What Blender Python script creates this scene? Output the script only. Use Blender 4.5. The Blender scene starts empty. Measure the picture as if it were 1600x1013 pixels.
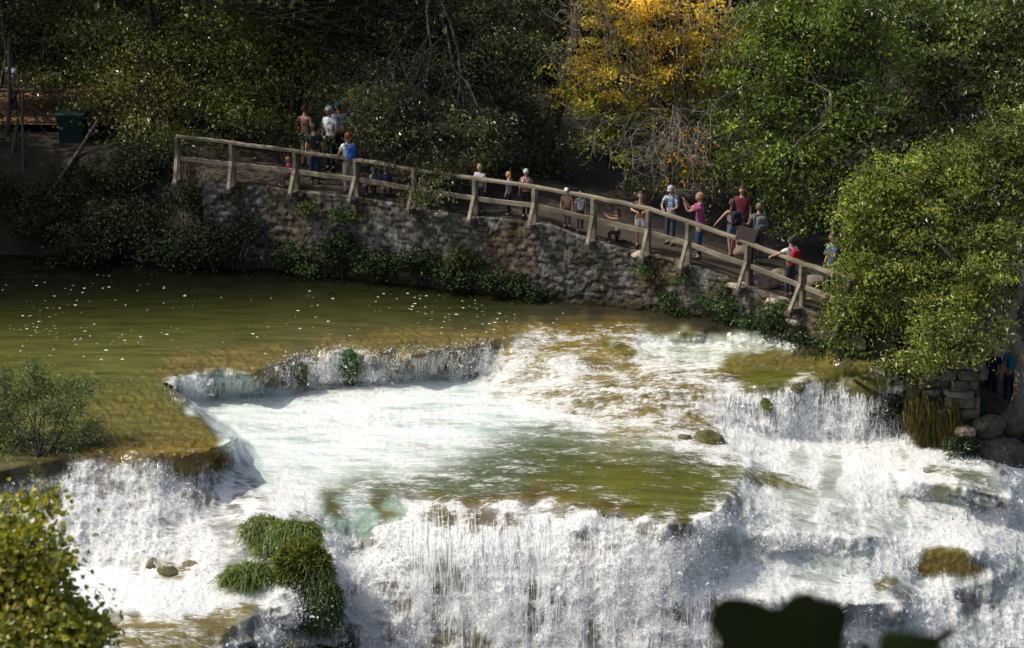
import bpy, bmesh, math, random
import numpy as np
from mathutils import Vector, Matrix
random.seed(7)
rng = np.random.default_rng(11)
R = math.radians
scene = bpy.context.scene
COL = scene.collection

# ---------------------------------------------------------------- camera, sky, sun, exposure
CAM_H, PITCH, FPX = 18.5, R(18.0), 3609.0
cam_data = bpy.data.cameras.new('camera')
cam_data.sensor_fit = 'HORIZONTAL'
cam_data.angle = 2*math.atan(800/FPX)
cam_data.clip_start = 0.1; cam_data.clip_end = 600
cam_data.dof.use_dof = True
cam_data.dof.focus_distance = 58
cam_data.dof.aperture_fstop = cam_data.lens/1000/0.016
cam = bpy.data.objects.new('camera', cam_data); COL.objects.link(cam)
cam.location = (0, 0, CAM_H); cam.rotation_euler = (R(90)-PITCH, 0, 0)
scene.camera = cam

SUN_AZ_X, SUN_AZ_Y, SUN_EL = -1.0, -0.03, R(54)
_n = math.hypot(SUN_AZ_X, SUN_AZ_Y)
to_sun = Vector((SUN_AZ_X/_n*math.cos(SUN_EL), SUN_AZ_Y/_n*math.cos(SUN_EL), math.sin(SUN_EL)))
world = bpy.data.worlds.new('World'); scene.world = world
world.use_nodes = True
wn = world.node_tree.nodes; wn.clear()
sky = wn.new('ShaderNodeTexSky'); sky.sky_type = 'NISHITA'; sky.sun_disc = False
sky.dust_density = 4.0; sky.ozone_density = 0.6; sky.sun_elevation = SUN_EL; sky.sun_rotation = math.atan2(SUN_AZ_X, SUN_AZ_Y)
bg = wn.new('ShaderNodeBackground'); bg.inputs['Strength'].default_value = 0.15
wo = wn.new('ShaderNodeOutputWorld')
world.node_tree.links.new(sky.outputs[0], bg.inputs[0]); world.node_tree.links.new(bg.outputs[0], wo.inputs[0])
sun_data = bpy.data.lights.new('sun', 'SUN'); sun_data.energy = 3.6; sun_data.angle = R(0.5)
sun_data.color = (1.0, 0.95, 0.86)
sun = bpy.data.objects.new('sun', sun_data); COL.objects.link(sun)
sun.rotation_euler = to_sun.to_track_quat('Z', 'Y').to_euler()
scene.view_settings.view_transform = 'Standard'; scene.view_settings.look = 'None'
scene.view_settings.exposure = 0.05; scene.view_settings.gamma = 1.0
scene.cycles.max_bounces = 6; scene.cycles.diffuse_bounces = 3; scene.cycles.transmission_bounces = 3

# ---------------------------------------------------------------- measuring: photograph pixels (1600 x 1013) to places on the ground
_cp, _sp = math.cos(PITCH), math.sin(PITCH)
def ray(px, py):
    dx = (np.asarray(px, float)-800)/FPX; dy = -(np.asarray(py, float)-506.5)/FPX
    return dx, _cp+dy*_sp, -_sp+dy*_cp
def at_z(px, py, z):
    dx, dyy, dz = ray(px, py); t = (z-CAM_H)/dz
    return np.stack(np.broadcast_arrays(dx*t, dyy*t, z+0*t), -1)
def at_y(px, py, y):
    dx, dyy, dz = ray(px, py); t = y/dyy
    return np.array([float(dx*t), y, float(CAM_H+dz*t)])
def ppm(y):            # photograph pixels per metre at depth y
    return FPX/(y/math.cos(R(18)))

# ---------------------------------------------------------------- helpers
def tag(o, label=None, cat=None, group=None, kind=None):
    if label: o['label'] = label
    if cat: o['category'] = cat
    if group: o['group'] = group
    if kind: o['kind'] = kind
    return o
def link(o, parent=None):
    COL.objects.link(o)
    if parent is not None: o.parent = parent
    return o
def empty(name, loc, label, cat, group=None, rz=0.0):
    o = bpy.data.objects.new(name, None); COL.objects.link(o)
    o.location = loc; o.rotation_euler = (0, 0, rz); o.empty_display_size = 0.2
    return tag(o, label, cat, group)
def mesh_np(name, V, faces, mat, parent=None, cols=None, smooth=False, attrs=None, origin=None):
    """V (n,3); faces: list of int arrays (m,k) of any k; one mesh object."""
    V = np.asarray(V, np.float32).reshape(-1, 3)
    if origin is None and parent is not None: origin = np.array(parent.location)
    if origin is not None: V = V-np.asarray(origin, np.float32)
    me = bpy.data.meshes.new(name)
    faces = [np.asarray(f, np.int32) for f in faces if len(f)]
    loops = np.concatenate([f.ravel() for f in faces]); tot = np.concatenate([np.full(len(f), f.shape[1], np.int32) for f in faces])
    me.vertices.add(len(V)); me.vertices.foreach_set('co', V.ravel())
    me.loops.add(len(loops)); me.loops.foreach_set('vertex_index', loops)
    me.polygons.add(len(tot)); st = np.concatenate([[0], np.cumsum(tot)[:-1]]).astype(np.int32)
    me.polygons.foreach_set('loop_start', st)
    me.polygons.foreach_set('use_smooth', np.full(len(tot), smooth))
    if cols is not None:
        a = me.attributes.new('col', 'FLOAT_COLOR', 'POINT')
        c = np.ones((len(V), 4), np.float32); c[:, :3] = cols; a.data.foreach_set('color', c.ravel())
    for k, v in (attrs or {}).items():
        a = me.attributes.new(k, 'FLOAT', 'POINT'); a.data.foreach_set('value', np.asarray(v, np.float32).ravel())
    me.update(calc_edges=True); me.validate()
    me.materials.append(mat)
    o = bpy.data.objects.new(name, me)
    link(o, parent)
    if parent is None and origin is not None: o.location = origin
    return o
class MB:
    """collects shapes of one part, in world space"""
    def __init__(s): s.V = []; s.F = {}; s.C = []; s.n = 0
    def add(s, V, F, col=None):
        V = np.asarray(V, float).reshape(-1, 3)
        for f in F:
            f = np.asarray(f)
            if f.ndim == 1: f = f[None]
            s.F.setdefault(f.shape[1], []).append(f+s.n)
        s.V.append(V); s.n += len(V)
        s.C.append(np.broadcast_to(np.asarray(col if col is not None else (1, 1, 1), float), (len(V), 3)))
        return s
    def tube(s, pts, rad, sides=6, col=None, cap=True):
        P = np.asarray(pts, float); n = len(P); rad = np.broadcast_to(np.asarray(rad, float), (n,))
        T = np.gradient(P, axis=0); T /= np.linalg.norm(T, axis=1, keepdims=True)+1e-9
        ref = np.array([0, 0, 1.0]) if abs(T[:, 2]).mean() < 0.8 else np.array([1.0, 0, 0])
        A = np.cross(T, ref); A /= np.linalg.norm(A, axis=1, keepdims=True)+1e-9
        B = np.cross(T, A)
        th = np.arange(sides)*2*math.pi/sides
        V = P[:, None]+rad[:, None, None]*(A[:, None]*np.cos(th)[None, :, None]+B[:, None]*np.sin(th)[None, :, None])
        i = np.arange(n-1)[:, None]*sides; j = np.arange(sides)[None]; k = (j+1) % sides
        F = np.stack([i+j, i+k, i+sides+k, i+sides+j], -1).reshape(-1, 4)
        fs = [F]
        if cap: fs += [np.arange(sides)[None, ::-1], (np.arange(sides)+(n-1)*sides)[None]]
        return s.add(V.reshape(-1, 3), fs, col)
    def beam(s, a, b, w, h, up=(0, 0, 1), col=None, wob=0.0):
        """a squared timber from a to b with chamfered edges"""
        a = np.array(a, float); b = np.array(b, float); t = b-a; L = np.linalg.norm(t); t /= L
        u = np.array(up, float); x = np.cross(t, u); x /= np.linalg.norm(x)+1e-9; u = np.cross(x, t)
        c = min(w, h)*0.14
        prof = [(-w/2+c, -h/2), (w/2-c, -h/2), (w/2, -h/2+c), (w/2, h/2-c), (w/2-c, h/2), (-w/2+c, h/2), (-w/2, h/2-c), (-w/2, -h/2+c)]
        n = max(2, int(L/0.35)+1); V = []
        for i in range(n):
            q = a+t*L*i/(n-1)+(x*random.uniform(-1, 1)+u*random.uniform(-1, 1))*wob*(0 < i < n-1)
            V += [q+x*p[0]+u*p[1] for p in prof]
        i = np.arange(n-1)[:, None]*8; j = np.arange(8)[None]; k = (j+1) % 8
        F = np.stack([i+j, i+k, i+8+k, i+8+j], -1).reshape(-1, 4)
        return s.add(V, [F, np.arange(8)[None, ::-1], (np.arange(8)+(n-1)*8)[None]], col)
    def ball(s, c, r, nu=10, nv=7, col=None, rot=None):
        c = np.array(c, float); r = np.broadcast_to(np.asarray(r, float), (3,))
        th = np.linspace(0, math.pi, nv+1)[1:-1]; ph = np.arange(nu)*2*math.pi/nu
        V = [np.array([[0, 0, 1.0]])]+[np.stack([np.sin(t)*np.cos(ph), np.sin(t)*np.sin(ph), np.full(nu, math.cos(t))], 1) for t in th]+[np.array([[0, 0, -1.0]])]
        V = np.concatenate(V)*r
        if rot is not None: V = V@np.asarray(rot).T
        i = 1+np.arange(nv-2)[:, None]*nu; j = np.arange(nu)[None]; k = (j+1) % nu
        F = np.stack([i+j, i+nu+j, i+nu+k, i+k], -1).reshape(-1, 4)
        j = np.arange(nu); k = (j+1) % nu; e = len(V)-1; b = 1+(nv-2)*nu
        return s.add(V+c, [F, np.stack([0*j, 1+j, 1+k], 1), np.stack([0*j+e, b+k, b+j], 1)], col)
    def build(s, name, mat, parent=None, smooth=False, origin=None):
        F = [np.concatenate(v) for v in s.F.values()]
        return mesh_np(name, np.concatenate(s.V), F, mat, parent, cols=np.concatenate(s.C), smooth=smooth, origin=origin)

def _hash(ix, iy, iz, seed):
    h = (ix.astype(np.int64)*374761393+iy.astype(np.int64)*668265263+iz.astype(np.int64)*2147483647+seed*1274126177) & 0xffffffff
    h = ((h ^ (h >> 13))*1274126177) & 0xffffffff
    h = ((h ^ (h >> 16))*2246822519) & 0xffffffff
    return ((h ^ (h >> 15)) & 0xffffff)/float(0xffffff)
def vnoise(P, seed=0):
    P = np.asarray(P, float); i = np.floor(P).astype(np.int64); f = P-i; f = f*f*f*(f*(f*6-15)+10)
    out = 0
    for a in (0, 1):
        for b in (0, 1):
            for c in (0, 1):
                w = (f[..., 0] if a else 1-f[..., 0])*(f[..., 1] if b else 1-f[..., 1])*(f[..., 2] if c else 1-f[..., 2])
                out = out+w*_hash(i[..., 0]+a, i[..., 1]+b, i[..., 2]+c, seed)
    return out
def fbm(P, octv=4, seed=0, bill=False):
    s, a, t = 0, 1.0, 0; P = np.asarray(P, float)
    for o in range(octv):
        n = vnoise(P, seed+o*17)
        if bill: n = 1-abs(2*n-1)
        s = s+a*n; t += a; a *= 0.5; P = P*2.03+3.7
    return s/t
def inside(px, py, poly):
    poly = np.asarray(poly, float); res = np.zeros(np.shape(px), bool); n = len(poly)
    for i in range(n):
        x1, y1 = poly[i]; x2, y2 = poly[(i+1) % n]
        if y1 == y2: continue
        c = ((y1 > py) != (y2 > py)) & (px < (x2-x1)*(py-y1)/(y2-y1)+x1)
        res ^= c
    return res
def unit(v): return v/(np.linalg.norm(v, axis=-1, keepdims=True)+1e-9)

# ---------------------------------------------------------------- materials
def new_mat(name):
    m = bpy.data.materials.new(name); m.use_nodes = True
    nt = m.node_tree; nt.nodes.clear()
    return m, nt, (lambda t, **k: _node(nt, t, **k)), nt.links.new
def _node(nt, t, **k):
    n = nt.nodes.new(t)
    for a, v in k.items():
        if a.startswith('i_'):
            key = a[2:]; key = int(key) if key.isdigit() else key.replace('_', ' ')
            n.inputs[key].default_value = v
        else: setattr(n, a, v)
    return n
def ramp(nt, stops):
    r = nt.nodes.new('ShaderNodeValToRGB'); e = r.color_ramp.elements
    while len(e) < len(stops): e.new(0.5)
    for q, (p, c) in zip(e, stops): q.position = p; q.color = (*c, 1) if len(c) == 3 else c
    return r
def mat_leaf(name, transl=0.35, rough=0.42, tint=(1, 1, 1), spec=0.5):
    m, nt, N, L = new_mat(name)
    a = N('ShaderNodeAttribute', attribute_name='col')
    mul = N('ShaderNodeMixRGB', blend_type='MULTIPLY', i_0=1.0, i_2=(*tint, 1)); L(a.outputs['Color'], mul.inputs[1])
    p = N('ShaderNodeBsdfPrincipled', i_Roughness=rough); p.inputs['Specular IOR Level'].default_value = spec
    L(mul.outputs[0], p.inputs['Base Color'])
    t = N('ShaderNodeBsdfTranslucent')
    br = N('ShaderNodeMixRGB', blend_type='MULTIPLY', i_0=1.0, i_2=(1.5, 1.45, 0.6, 1)); L(mul.outputs[0], br.inputs[1]); L(br.outputs[0], t.inputs[0])
    mx = N('ShaderNodeMixShader', i_0=transl); L(p.outputs[0], mx.inputs[1]); L(t.outputs[0], mx.inputs[2])
    o = N('ShaderNodeOutputMaterial'); L(mx.outputs[0], o.inputs[0])
    return m
def mat_surf(name, col=None, rough=0.8, scale=6.0, var=0.35, bump=0.3, stretch=(1, 1, 1), attr=False, spec=0.3, dark=None, detail=6):
    """matt or satin surface, colour varied by noise"""
    m, nt, N, L = new_mat(name)
    tc = N('ShaderNodeTexCoord'); mp = N('ShaderNodeMapping'); mp.inputs['Scale'].default_value = stretch
    L(tc.outputs['Object'], mp.inputs[0])
    nz = N('ShaderNodeTexNoise', i_Scale=scale, i_Detail=detail, i_Roughness=0.65); L(mp.outputs[0], nz.inputs['Vector'])
    if attr:
        a = N('ShaderNodeAttribute', attribute_name='col'); src = a.outputs['Color']
    else:
        c = N('ShaderNodeRGB'); c.outputs[0].default_value = (*col, 1); src = c.outputs[0]
    mr = N('ShaderNodeMapRange', i_1=0.3, i_2=0.7, i_3=1-var, i_4=1+var*0.7); L(nz.outputs['Fac'], mr.inputs[0])
    mul = N('ShaderNodeVectorMath', operation='SCALE'); L(src, mul.inputs[0]); L(mr.outputs[0], mul.inputs['Scale'])
    p = N('ShaderNodeBsdfPrincipled', i_Roughness=rough); p.inputs['Specular IOR Level'].default_value = spec
    out = mul.outputs[0]
    if dark is not None:
        n2 = N('ShaderNodeTexNoise', i_Scale=scale*0.27, i_Detail=4.0); L(mp.outputs[0], n2.inputs['Vector'])
        r2 = N('ShaderNodeMapRange', i_1=0.48, i_2=0.62); L(n2.outputs['Fac'], r2.inputs[0])
        mx = N('ShaderNodeMixRGB', i_2=(*dark, 1)); L(r2.outputs[0], mx.inputs[0]); L(out, mx.inputs[1]); out = mx.outputs[0]
    L(out, p.inputs['Base Color'])
    if bump:
        b = N('ShaderNodeBump', i_Strength=bump, i_Distance=0.02); L(nz.outputs['Fac'], b.inputs['Height']); L(b.outputs[0], p.inputs['Normal'])
    o = N('ShaderNodeOutputMaterial'); L(p.outputs[0], o.inputs[0])
    return m
M_bark = mat_surf('bark', (0.06, 0.05, 0.038), 0.9, 9, 0.5, 0.6, (1, 1, 0.25))
M_bark_pale = mat_surf('pale_bark', (0.19, 0.165, 0.13), 0.9, 9, 0.45, 0.6, (1, 1, 0.3))
M_twig = mat_surf('bare_twig', (0.21, 0.185, 0.145), 0.9, 12, 0.3, 0)
M_wood = mat_surf('weathered_wood', (0.25, 0.215, 0.15), 0.8, 7, 0.45, 0.5, (0.35, 0.35, 1), dark=(0.13, 0.11, 0.075))
M_wood_dark = mat_surf('dark_timber', (0.10, 0.08, 0.06), 0.9, 7, 0.4, 0.4)
M_stone = mat_surf('masonry', None, 0.9, 11, 0.5, 0.7, attr=True)
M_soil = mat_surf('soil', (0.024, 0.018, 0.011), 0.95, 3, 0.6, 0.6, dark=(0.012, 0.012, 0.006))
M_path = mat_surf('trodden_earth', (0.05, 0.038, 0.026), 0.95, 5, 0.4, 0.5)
M_redpath = mat_surf('red_earth', (0.26, 0.12, 0.06), 0.95, 4, 0.3, 0.4)
M_leaf = mat_leaf('leaf', 0.40, 0.38, spec=.7)
M_leaf_dull = mat_leaf('dull_leaf', 0.28, 0.34, spec=.8)
M_leaf_dark = mat_leaf('shaded_leaf', 0.12, 0.6, spec=.2)
M_yellow = mat_leaf('yellow_leaf', 0.52, 0.5)
M_grass = mat_leaf('grass_blade', 0.3, 0.45)
# ---------------------------------------------------------------- water
def water_mat():
    m, nt, N, L = new_mat('river_water')
    geo = N('ShaderNodeNewGeometry')
    A = lambda n: N('ShaderNodeAttribute', attribute_name=n)
    foam, fleck, col = A('foam'), A('fleck'), A('col')
    # breakup of the foam: drawn out along the current on the flat, down the slope on the falls
    stp = A('steep')
    mp = N('ShaderNodeMapping'); mp.inputs['Scale'].default_value = (1, 1, 0.6); L(geo.outputs['Position'], mp.inputs[0])
    ma = N('ShaderNodeMapping'); ma.inputs['Scale'].default_value = (0.42, 1.25, 1); L(geo.outputs['Position'], ma.inputs[0])
    mf_ = N('ShaderNodeMapping'); mf_.inputs['Scale'].default_value = (1.15, 0.45, 0.30); L(geo.outputs['Position'], mf_.inputs[0])
    vm = N('ShaderNodeMix', data_type='FLOAT'); vm2 = N('ShaderNodeMix', data_type='FLOAT')
    for mix_, sc, dt, rg, ds in ((vm, 2.4, 7.0, .70, .7), (vm2, 12.0, 4.0, .7, .8)):
        na = N('ShaderNodeTexNoise', i_Scale=sc, i_Detail=dt, i_Roughness=rg); na.inputs['Distortion'].default_value = ds; L(ma.outputs[0], na.inputs['Vector'])
        nb = N('ShaderNodeTexNoise', i_Scale=sc*1.1, i_Detail=dt, i_Roughness=rg); nb.inputs['Distortion'].default_value = ds*.5; L(mf_.outputs[0], nb.inputs['Vector'])
        L(stp.outputs['Fac'], mix_.inputs[0]); L(na.outputs['Fac'], mix_.inputs[2]); L(nb.outputs['Fac'], mix_.inputs[3])
    av = N('ShaderNodeMath', operation='MULTIPLY_ADD', i_1=0.55, i_2=0.0); L(vm2.outputs[0], av.inputs[0])
    s1 = N('ShaderNodeMath', operation='MULTIPLY_ADD', i_1=0.75); L(vm.outputs[0], s1.inputs[0]); L(av.outputs[0], s1.inputs[2])
    # s1 ~ 0.65 mean
    s2 = N('ShaderNodeMath', operation='SUBTRACT', i_1=0.65); L(s1.outputs[0], s2.inputs[0])
    s3 = N('ShaderNodeMath', operation='MULTIPLY_ADD', i_1=2.1); L(s2.outputs[0], s3.inputs[0]); L(foam.outputs['Fac'], s3.inputs[2])
    fr = N('ShaderNodeMapRange', i_1=0.30, i_2=0.82); fr.interpolation_type = 'SMOOTHSTEP'; L(s3.outputs[0], fr.inputs[0])
    # keep zero foam clean
    fm = N('ShaderNodeMapRange', i_1=0.02, i_2=0.12); L(foam.outputs['Fac'], fm.inputs[0])
    ff = N('ShaderNodeMath', operation='MULTIPLY'); L(fr.outputs[0], ff.inputs[0]); L(fm.outputs[0], ff.inputs[1])
    # loose flecks of foam drifting on the pool
    vmap = N('ShaderNodeMapping'); vmap.inputs['Scale'].default_value = (6.0, 8.5, 1); L(geo.outputs['Position'], vmap.inputs[0])
    vo = N('ShaderNodeTexVoronoi', i_Scale=1.0); L(vmap.outputs[0], vo.inputs['Vector'])
    sep = N('ShaderNodeSeparateColor'); L(vo.outputs['Color'], sep.inputs[0])
    n3 = N('ShaderNodeTexNoise', i_Scale=0.55, i_Detail=3.0); L(geo.outputs['Position'], n3.inputs['Vector'])
    cl = N('ShaderNodeMapRange', i_1=0.42, i_2=0.56); L(n3.outputs['Fac'], cl.inputs[0])
    dens = N('ShaderNodeMath', operation='MULTIPLY'); L(cl.outputs[0], dens.inputs[0]); L(fleck.outputs['Fac'], dens.inputs[1])
    on = N('ShaderNodeMath', operation='LESS_THAN'); L(sep.outputs[0], on.inputs[0]); L(dens.outputs[0], on.inputs[1])
    rad = N('ShaderNodeMapRange', i_3=0.06, i_4=0.27); L(sep.outputs[1], rad.inputs[0])
    dn = N('ShaderNodeTexNoise', i_Scale=9.0); L(geo.outputs['Position'], dn.inputs['Vector'])
    dd = N('ShaderNodeMath', operation='MULTIPLY_ADD', i_1=0.3); L(dn.outputs['Fac'], dd.inputs[0]); L(vo.outputs['Distance'], dd.inputs[2])
    d2 = N('ShaderNodeMath', operation='SUBTRACT', i_1=0.15); L(dd.outputs[0], d2.inputs[0])
    ins = N('ShaderNodeMath', operation='LESS_THAN'); L(d2.outputs[0], ins.inputs[0]); L(rad.outputs[0], ins.inputs[1])
    fl = N('ShaderNodeMath', operation='MULTIPLY'); L(on.outputs[0], fl.inputs[0]); L(ins.outputs[0], fl.inputs[1])
    dim = N('ShaderNodeMapRange', i_3=.15, i_4=1.0); L(sep.outputs[2], dim.inputs[0]); fl2 = N('ShaderNodeMath', operation='MULTIPLY'); L(fl.outputs[0], fl2.inputs[0]); L(dim.outputs[0], fl2.inputs[1]); fl = fl2
    tot = N('ShaderNodeMath', operation='MAXIMUM'); L(ff.outputs[0], tot.inputs[0]); L(fl.outputs[0], tot.inputs[1])
    # bed seen through the water: mottled weed
    mb = N('ShaderNodeMapping'); mb.inputs['Scale'].default_value = (0.42, 2.2, 1); L(geo.outputs['Position'], mb.inputs[0])
    n4 = N('ShaderNodeTexNoise', i_Scale=1.6, i_Detail=8.0, i_Roughness=0.68); L(mb.outputs[0], n4.inputs['Vector'])
    mr = N('ShaderNodeMapRange', i_1=0.3, i_2=0.72, i_3=0.5, i_4=1.45); L(n4.outputs['Fac'], mr.inputs[0])
    bed = N('ShaderNodeVectorMath', operation='SCALE'); L(col.outputs['Color'], bed.inputs[0]); L(mr.outputs[0], bed.inputs['Scale'])
    mx = N('ShaderNodeMixRGB', i_2=(0.80, 0.80, 0.765, 1)); L(tot.outputs[0], mx.inputs[0]); L(bed.outputs[0], mx.inputs[1])
    ro = N('ShaderNodeMapRange', i_3=0.10, i_4=0.55); L(tot.outputs[0], ro.inputs[0])
    p = N('ShaderNodeBsdfPrincipled'); p.inputs['IOR'].default_value = 1.33
    L(mx.outputs[0], p.inputs['Base Color']); L(ro.outputs[0], p.inputs['Roughness'])
    # ripples on clear water, froth on white water
    rm = N('ShaderNodeMapping'); rm.inputs['Scale'].default_value = (0.55, 3.2, 1); L(geo.outputs['Position'], rm.inputs[0])
    n5 = N('ShaderNodeTexNoise', i_Scale=2.4, i_Detail=5.0, i_Roughness=0.6); L(rm.outputs[0], n5.inputs['Vector'])
    b1 = N('ShaderNodeBump', i_Strength=0.3, i_Distance=0.03); L(n5.outputs['Fac'], b1.inputs['Height'])
    n6 = N('ShaderNodeTexNoise', i_Scale=17.0, i_Detail=5.0, i_Roughness=0.75); L(mp.outputs[0], n6.inputs['Vector'])
    bs = N('ShaderNodeMath', operation='MULTIPLY', i_1=0.85); L(ff.outputs[0], bs.inputs[0])
    b2 = N('ShaderNodeBump', i_Distance=0.06); L(bs.outputs[0], b2.inputs['Strength']); L(n6.outputs['Fac'], b2.inputs['Height']); L(b1.outputs[0], b2.inputs['Normal'])
    L(b2.outputs[0], p.inputs['Normal'])
    o = N('ShaderNodeOutputMaterial'); L(p.outputs[0], o.inputs[0])
    return m
M_water = water_mat()

SX, SY = 1.8, 1.7
gx = np.arange(-260, 1861, SX); gy = np.arange(398, 1112, SY)
GX, GY = np.meshgrid(gx, gy); NR, NC = GX.shape
UPPER = [(-400, 380), (1385, 380), (1385, 590), (1345, 566), (1290, 545), (1210, 517), (1100, 514), (990, 517), (930, 510), (880, 507), (830, 514), (790, 529),
         (760, 531), (740, 536), (690, 544), (660, 549), (645, 556), (632, 549), (600, 551), (568, 550), (540, 541), (510, 552), (482, 549), (455, 557), (438, 566), (420, 572), (392, 590),
         (350, 577), (300, 580), (250, 588), (276, 612), (300, 638), (333, 672), (366, 694), (345, 704), (300, 711), (250, 712), (180, 706), (120, 709), (60, 721), (0, 737), (-400, 775)]
LINES = [
 [(1450, 398, -2.2), (1450, 560, -2.1), (1860, 560, -2.4), (1860, 398, -2.4), (1450, 398, -2.2)],  # break lines: places on the water (photo x, photo y, height)
 [(258, 600, -.12), (268, 607, -.3), (300, 628, -.72), (330, 623, -.9), (390, 619, -.9), (450, 613, -.9), (540, 601, -.9), (600, 599, -.9), (650, 593, -.9), (720, 591, -.9), (745, 587, -.9)],
 [(312, 632, -.85), (350, 662, -.9), (390, 692, -.95), (412, 722, -1.0), (425, 750, -1.02)],
 [(430, 660, -.95), (560, 640, -.95), (700, 620, -.95)], [(480, 730, -1.05), (640, 690, -1.0), (800, 655, -1.0), (900, 688, -1.05), (1050, 716, -1.12)],
 [(480, 788, -1.22), (520, 780, -1.2), (570, 778, -1.2), (620, 773, -1.2), (650, 769, -1.2), (700, 778, -1.2), (740, 786, -1.2), (780, 781, -1.2), (830, 776, -1.2), (870, 786, -1.2), (920, 791, -1.22),
  (970, 801, -1.24), (1010, 808, -1.26), (1050, 815, -1.3), (1090, 815, -1.34), (1122, 796, -1.36), (1145, 770, -1.36), (1160, 742, -1.34)],
 [(540, 860, -2.1), (640, 860, -1.95), (760, 860, -1.9), (900, 870, -2.0), (1000, 880, -2.1), (1080, 890, -2.25)],
 [(545, 1040, -4.2), (700, 1040, -4.0), (900, 1040, -4.0), (1100, 1040, -4.1), (1250, 1040, -4.3)],
 [(350, 1111, -5.2), (545, 1111, -6.2), (1250, 1111, -6.0), (1860, 1111, -6.6)],
 # left cascade
 [(-260, 830, -.9), (60, 800, -.95), (150, 780, -.8), (250, 765, -.7), (330, 755, -.75)],
 [(330, 720, -.5), (380, 735, -.95)],
 [(-260, 900, -1.8), (60, 865, -1.65), (150, 850, -1.55), (250, 845, -1.5), (300, 815, -1.3), (360, 785, -1.15)],
 [(-260, 930, -2.05), (100, 885, -1.9), (220, 890, -1.9), (330, 915, -2.05), (400, 938, -2.25), (432, 950, -2.3)],
 [(-260, 1040, -2.5), (100, 1000, -2.2), (260, 990, -2.25), (345, 985, -2.4), (395, 962, -2.33)],
 [(300, 1040, -2.6), (360, 1013, -2.7), (420, 985, -2.75), (460, 960, -2.6)], [(400, 1040, -3.5), (460, 1013, -3.3), (500, 1005, -3.3)],
 [(300, 870, -1.75), (380, 860, -1.6), (420, 890, -1.85), (440, 930, -2.1)],
 [(398, 815, -1.15), (450, 842, -1.3), (488, 890, -1.8), (512, 950, -2.65), (532, 1020, -3.9), (545, 1060, -4.9)],
 [(395, 800, -1.08), (440, 805, -1.1), (478, 800, -1.2)],
 # right-hand rapids
 [(775, 545, -.3), (800, 556, -.36), (900, 560, -.3), (1000, 556, -.33)], [(760, 590, -.85), (800, 602, -.82), (900, 594, -.68), (1000, 588, -.6)],
 [(840, 615, -.78), (960, 606, -.58), (1050, 612, -.56), (1115, 612, -.6)], [(860, 640, -.95), (950, 655, -.98), (1050, 668, -1.02), (1115, 655, -1.05)],
 [(830, 650, -.98), (950, 672, -1.02), (1040, 690, -1.1), (1150, 714, -1.38)],
 [(1000, 537, -.28), (1100, 538, -.3), (1200, 548, -.33), (1280, 560, -.36)], [(1130, 588, -.5), (1200, 604, -.5), (1240, 598, -.42), (1265, 592, -.36), (1330, 588, -.46), (1370, 596, -.5), (1405, 608, -.55)],
 [(1125, 660, -1.15), (1200, 682, -1.55), (1280, 690, -1.8), (1350, 690, -1.85), (1410, 682, -1.8), (1432, 660, -1.7)],
 [(1180, 712, -1.6), (1300, 720, -1.95), (1450, 712, -2.0), (1500, 712, -2.02), (1545, 728, -2.1), (1600, 745, -2.4), (1700, 780, -3.3), (1860, 830, -4.6)],
 [(1420, 752, -2.15), (1500, 762, -2.25), (1570, 778, -2.55)], [(1410, 778, -2.55), (1450, 782, -2.65), (1520, 790, -2.8), (1600, 806, -3.2)],
 [(1180, 838, -2.1), (1250, 830, -2.3), (1320, 842, -2.5), (1370, 838, -2.6)], [(1190, 868, -2.6), (1250, 862, -2.75), (1320, 876, -2.95), (1380, 868, -3.0)],
 [(1180, 938, -2.95), (1260, 930, -3.1), (1340, 945, -3.35), (1420, 940, -3.55)], [(1190, 972, -3.55), (1260, 966, -3.7), (1340, 978, -3.95), (1430, 975, -4.1)],
 [(1230, 706, -1.72), (1300, 704, -1.86)],
 [(1190, 760, -1.75), (1300, 768, -2.1)], [(1200, 800, -1.95), (1300, 800, -2.2), (1400, 800, -2.6), (1500, 812, -2.95), (1600, 832, -3.5), (1860, 900, -5.2)],
 [(1140, 800, -1.62), (1125, 832, -1.8)], [(1130, 900, -2.7), (1200, 900, -2.85), (1300, 900, -3.1), (1400, 905, -3.35)],
 [(1430, 862, -3.1), (1480, 850, -3.02), (1535, 862, -3.15)], [(1430, 905, -3.65), (1490, 912, -3.7), (1550, 900, -3.7)],
 [(1600, 925, -4.3), (1860, 980, -5.6)], [(1200, 1000, -3.95), (1400, 1000, -4.35), (1600, 1013, -5.0), (1860, 1040, -6.0)],
]
def ragged(poly, amp, lo, hi, sc=26.0, step=4.0):
    out = []
    for (x1, y1), (x2, y2) in zip(poly, poly[1:]+poly[:1]):
        if lo <= x1 <= hi and lo <= x2 <= hi and y1 > 480:
            n = max(1, int(math.hypot(x2-x1, y2-y1)/step)); t = np.arange(n)/n
            X = x1+(x2-x1)*t; Y = y1+(y2-y1)*t; q = np.stack([X/sc, Y/sc, 0*X], -1)
            X = X+(fbm(q, 4, 41)-.5)*amp*.7; Y = Y+(fbm(q+5, 4, 42)-.5)*amp; out += list(zip(X, Y))
        else: out.append((x1, y1))
    return out
UPPER = ragged(UPPER, 22, 50, 1350)
fix = inside(GX, GY, UPPER); zv = np.zeros_like(GX)
LIP = np.array(LINES[5], float); _t = np.arange(478, 1163, 3.0); LIP = np.stack([_t, np.interp(_t, LIP[:, 0], LIP[:, 1]), np.interp(_t, LIP[:, 0], LIP[:, 2])], 1)
LIP[:, 1] += (fbm(np.stack([_t/34, 0*_t, 0*_t], -1), 4, 19)-.5)*34; LINES[5] = LIP.tolist()
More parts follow.
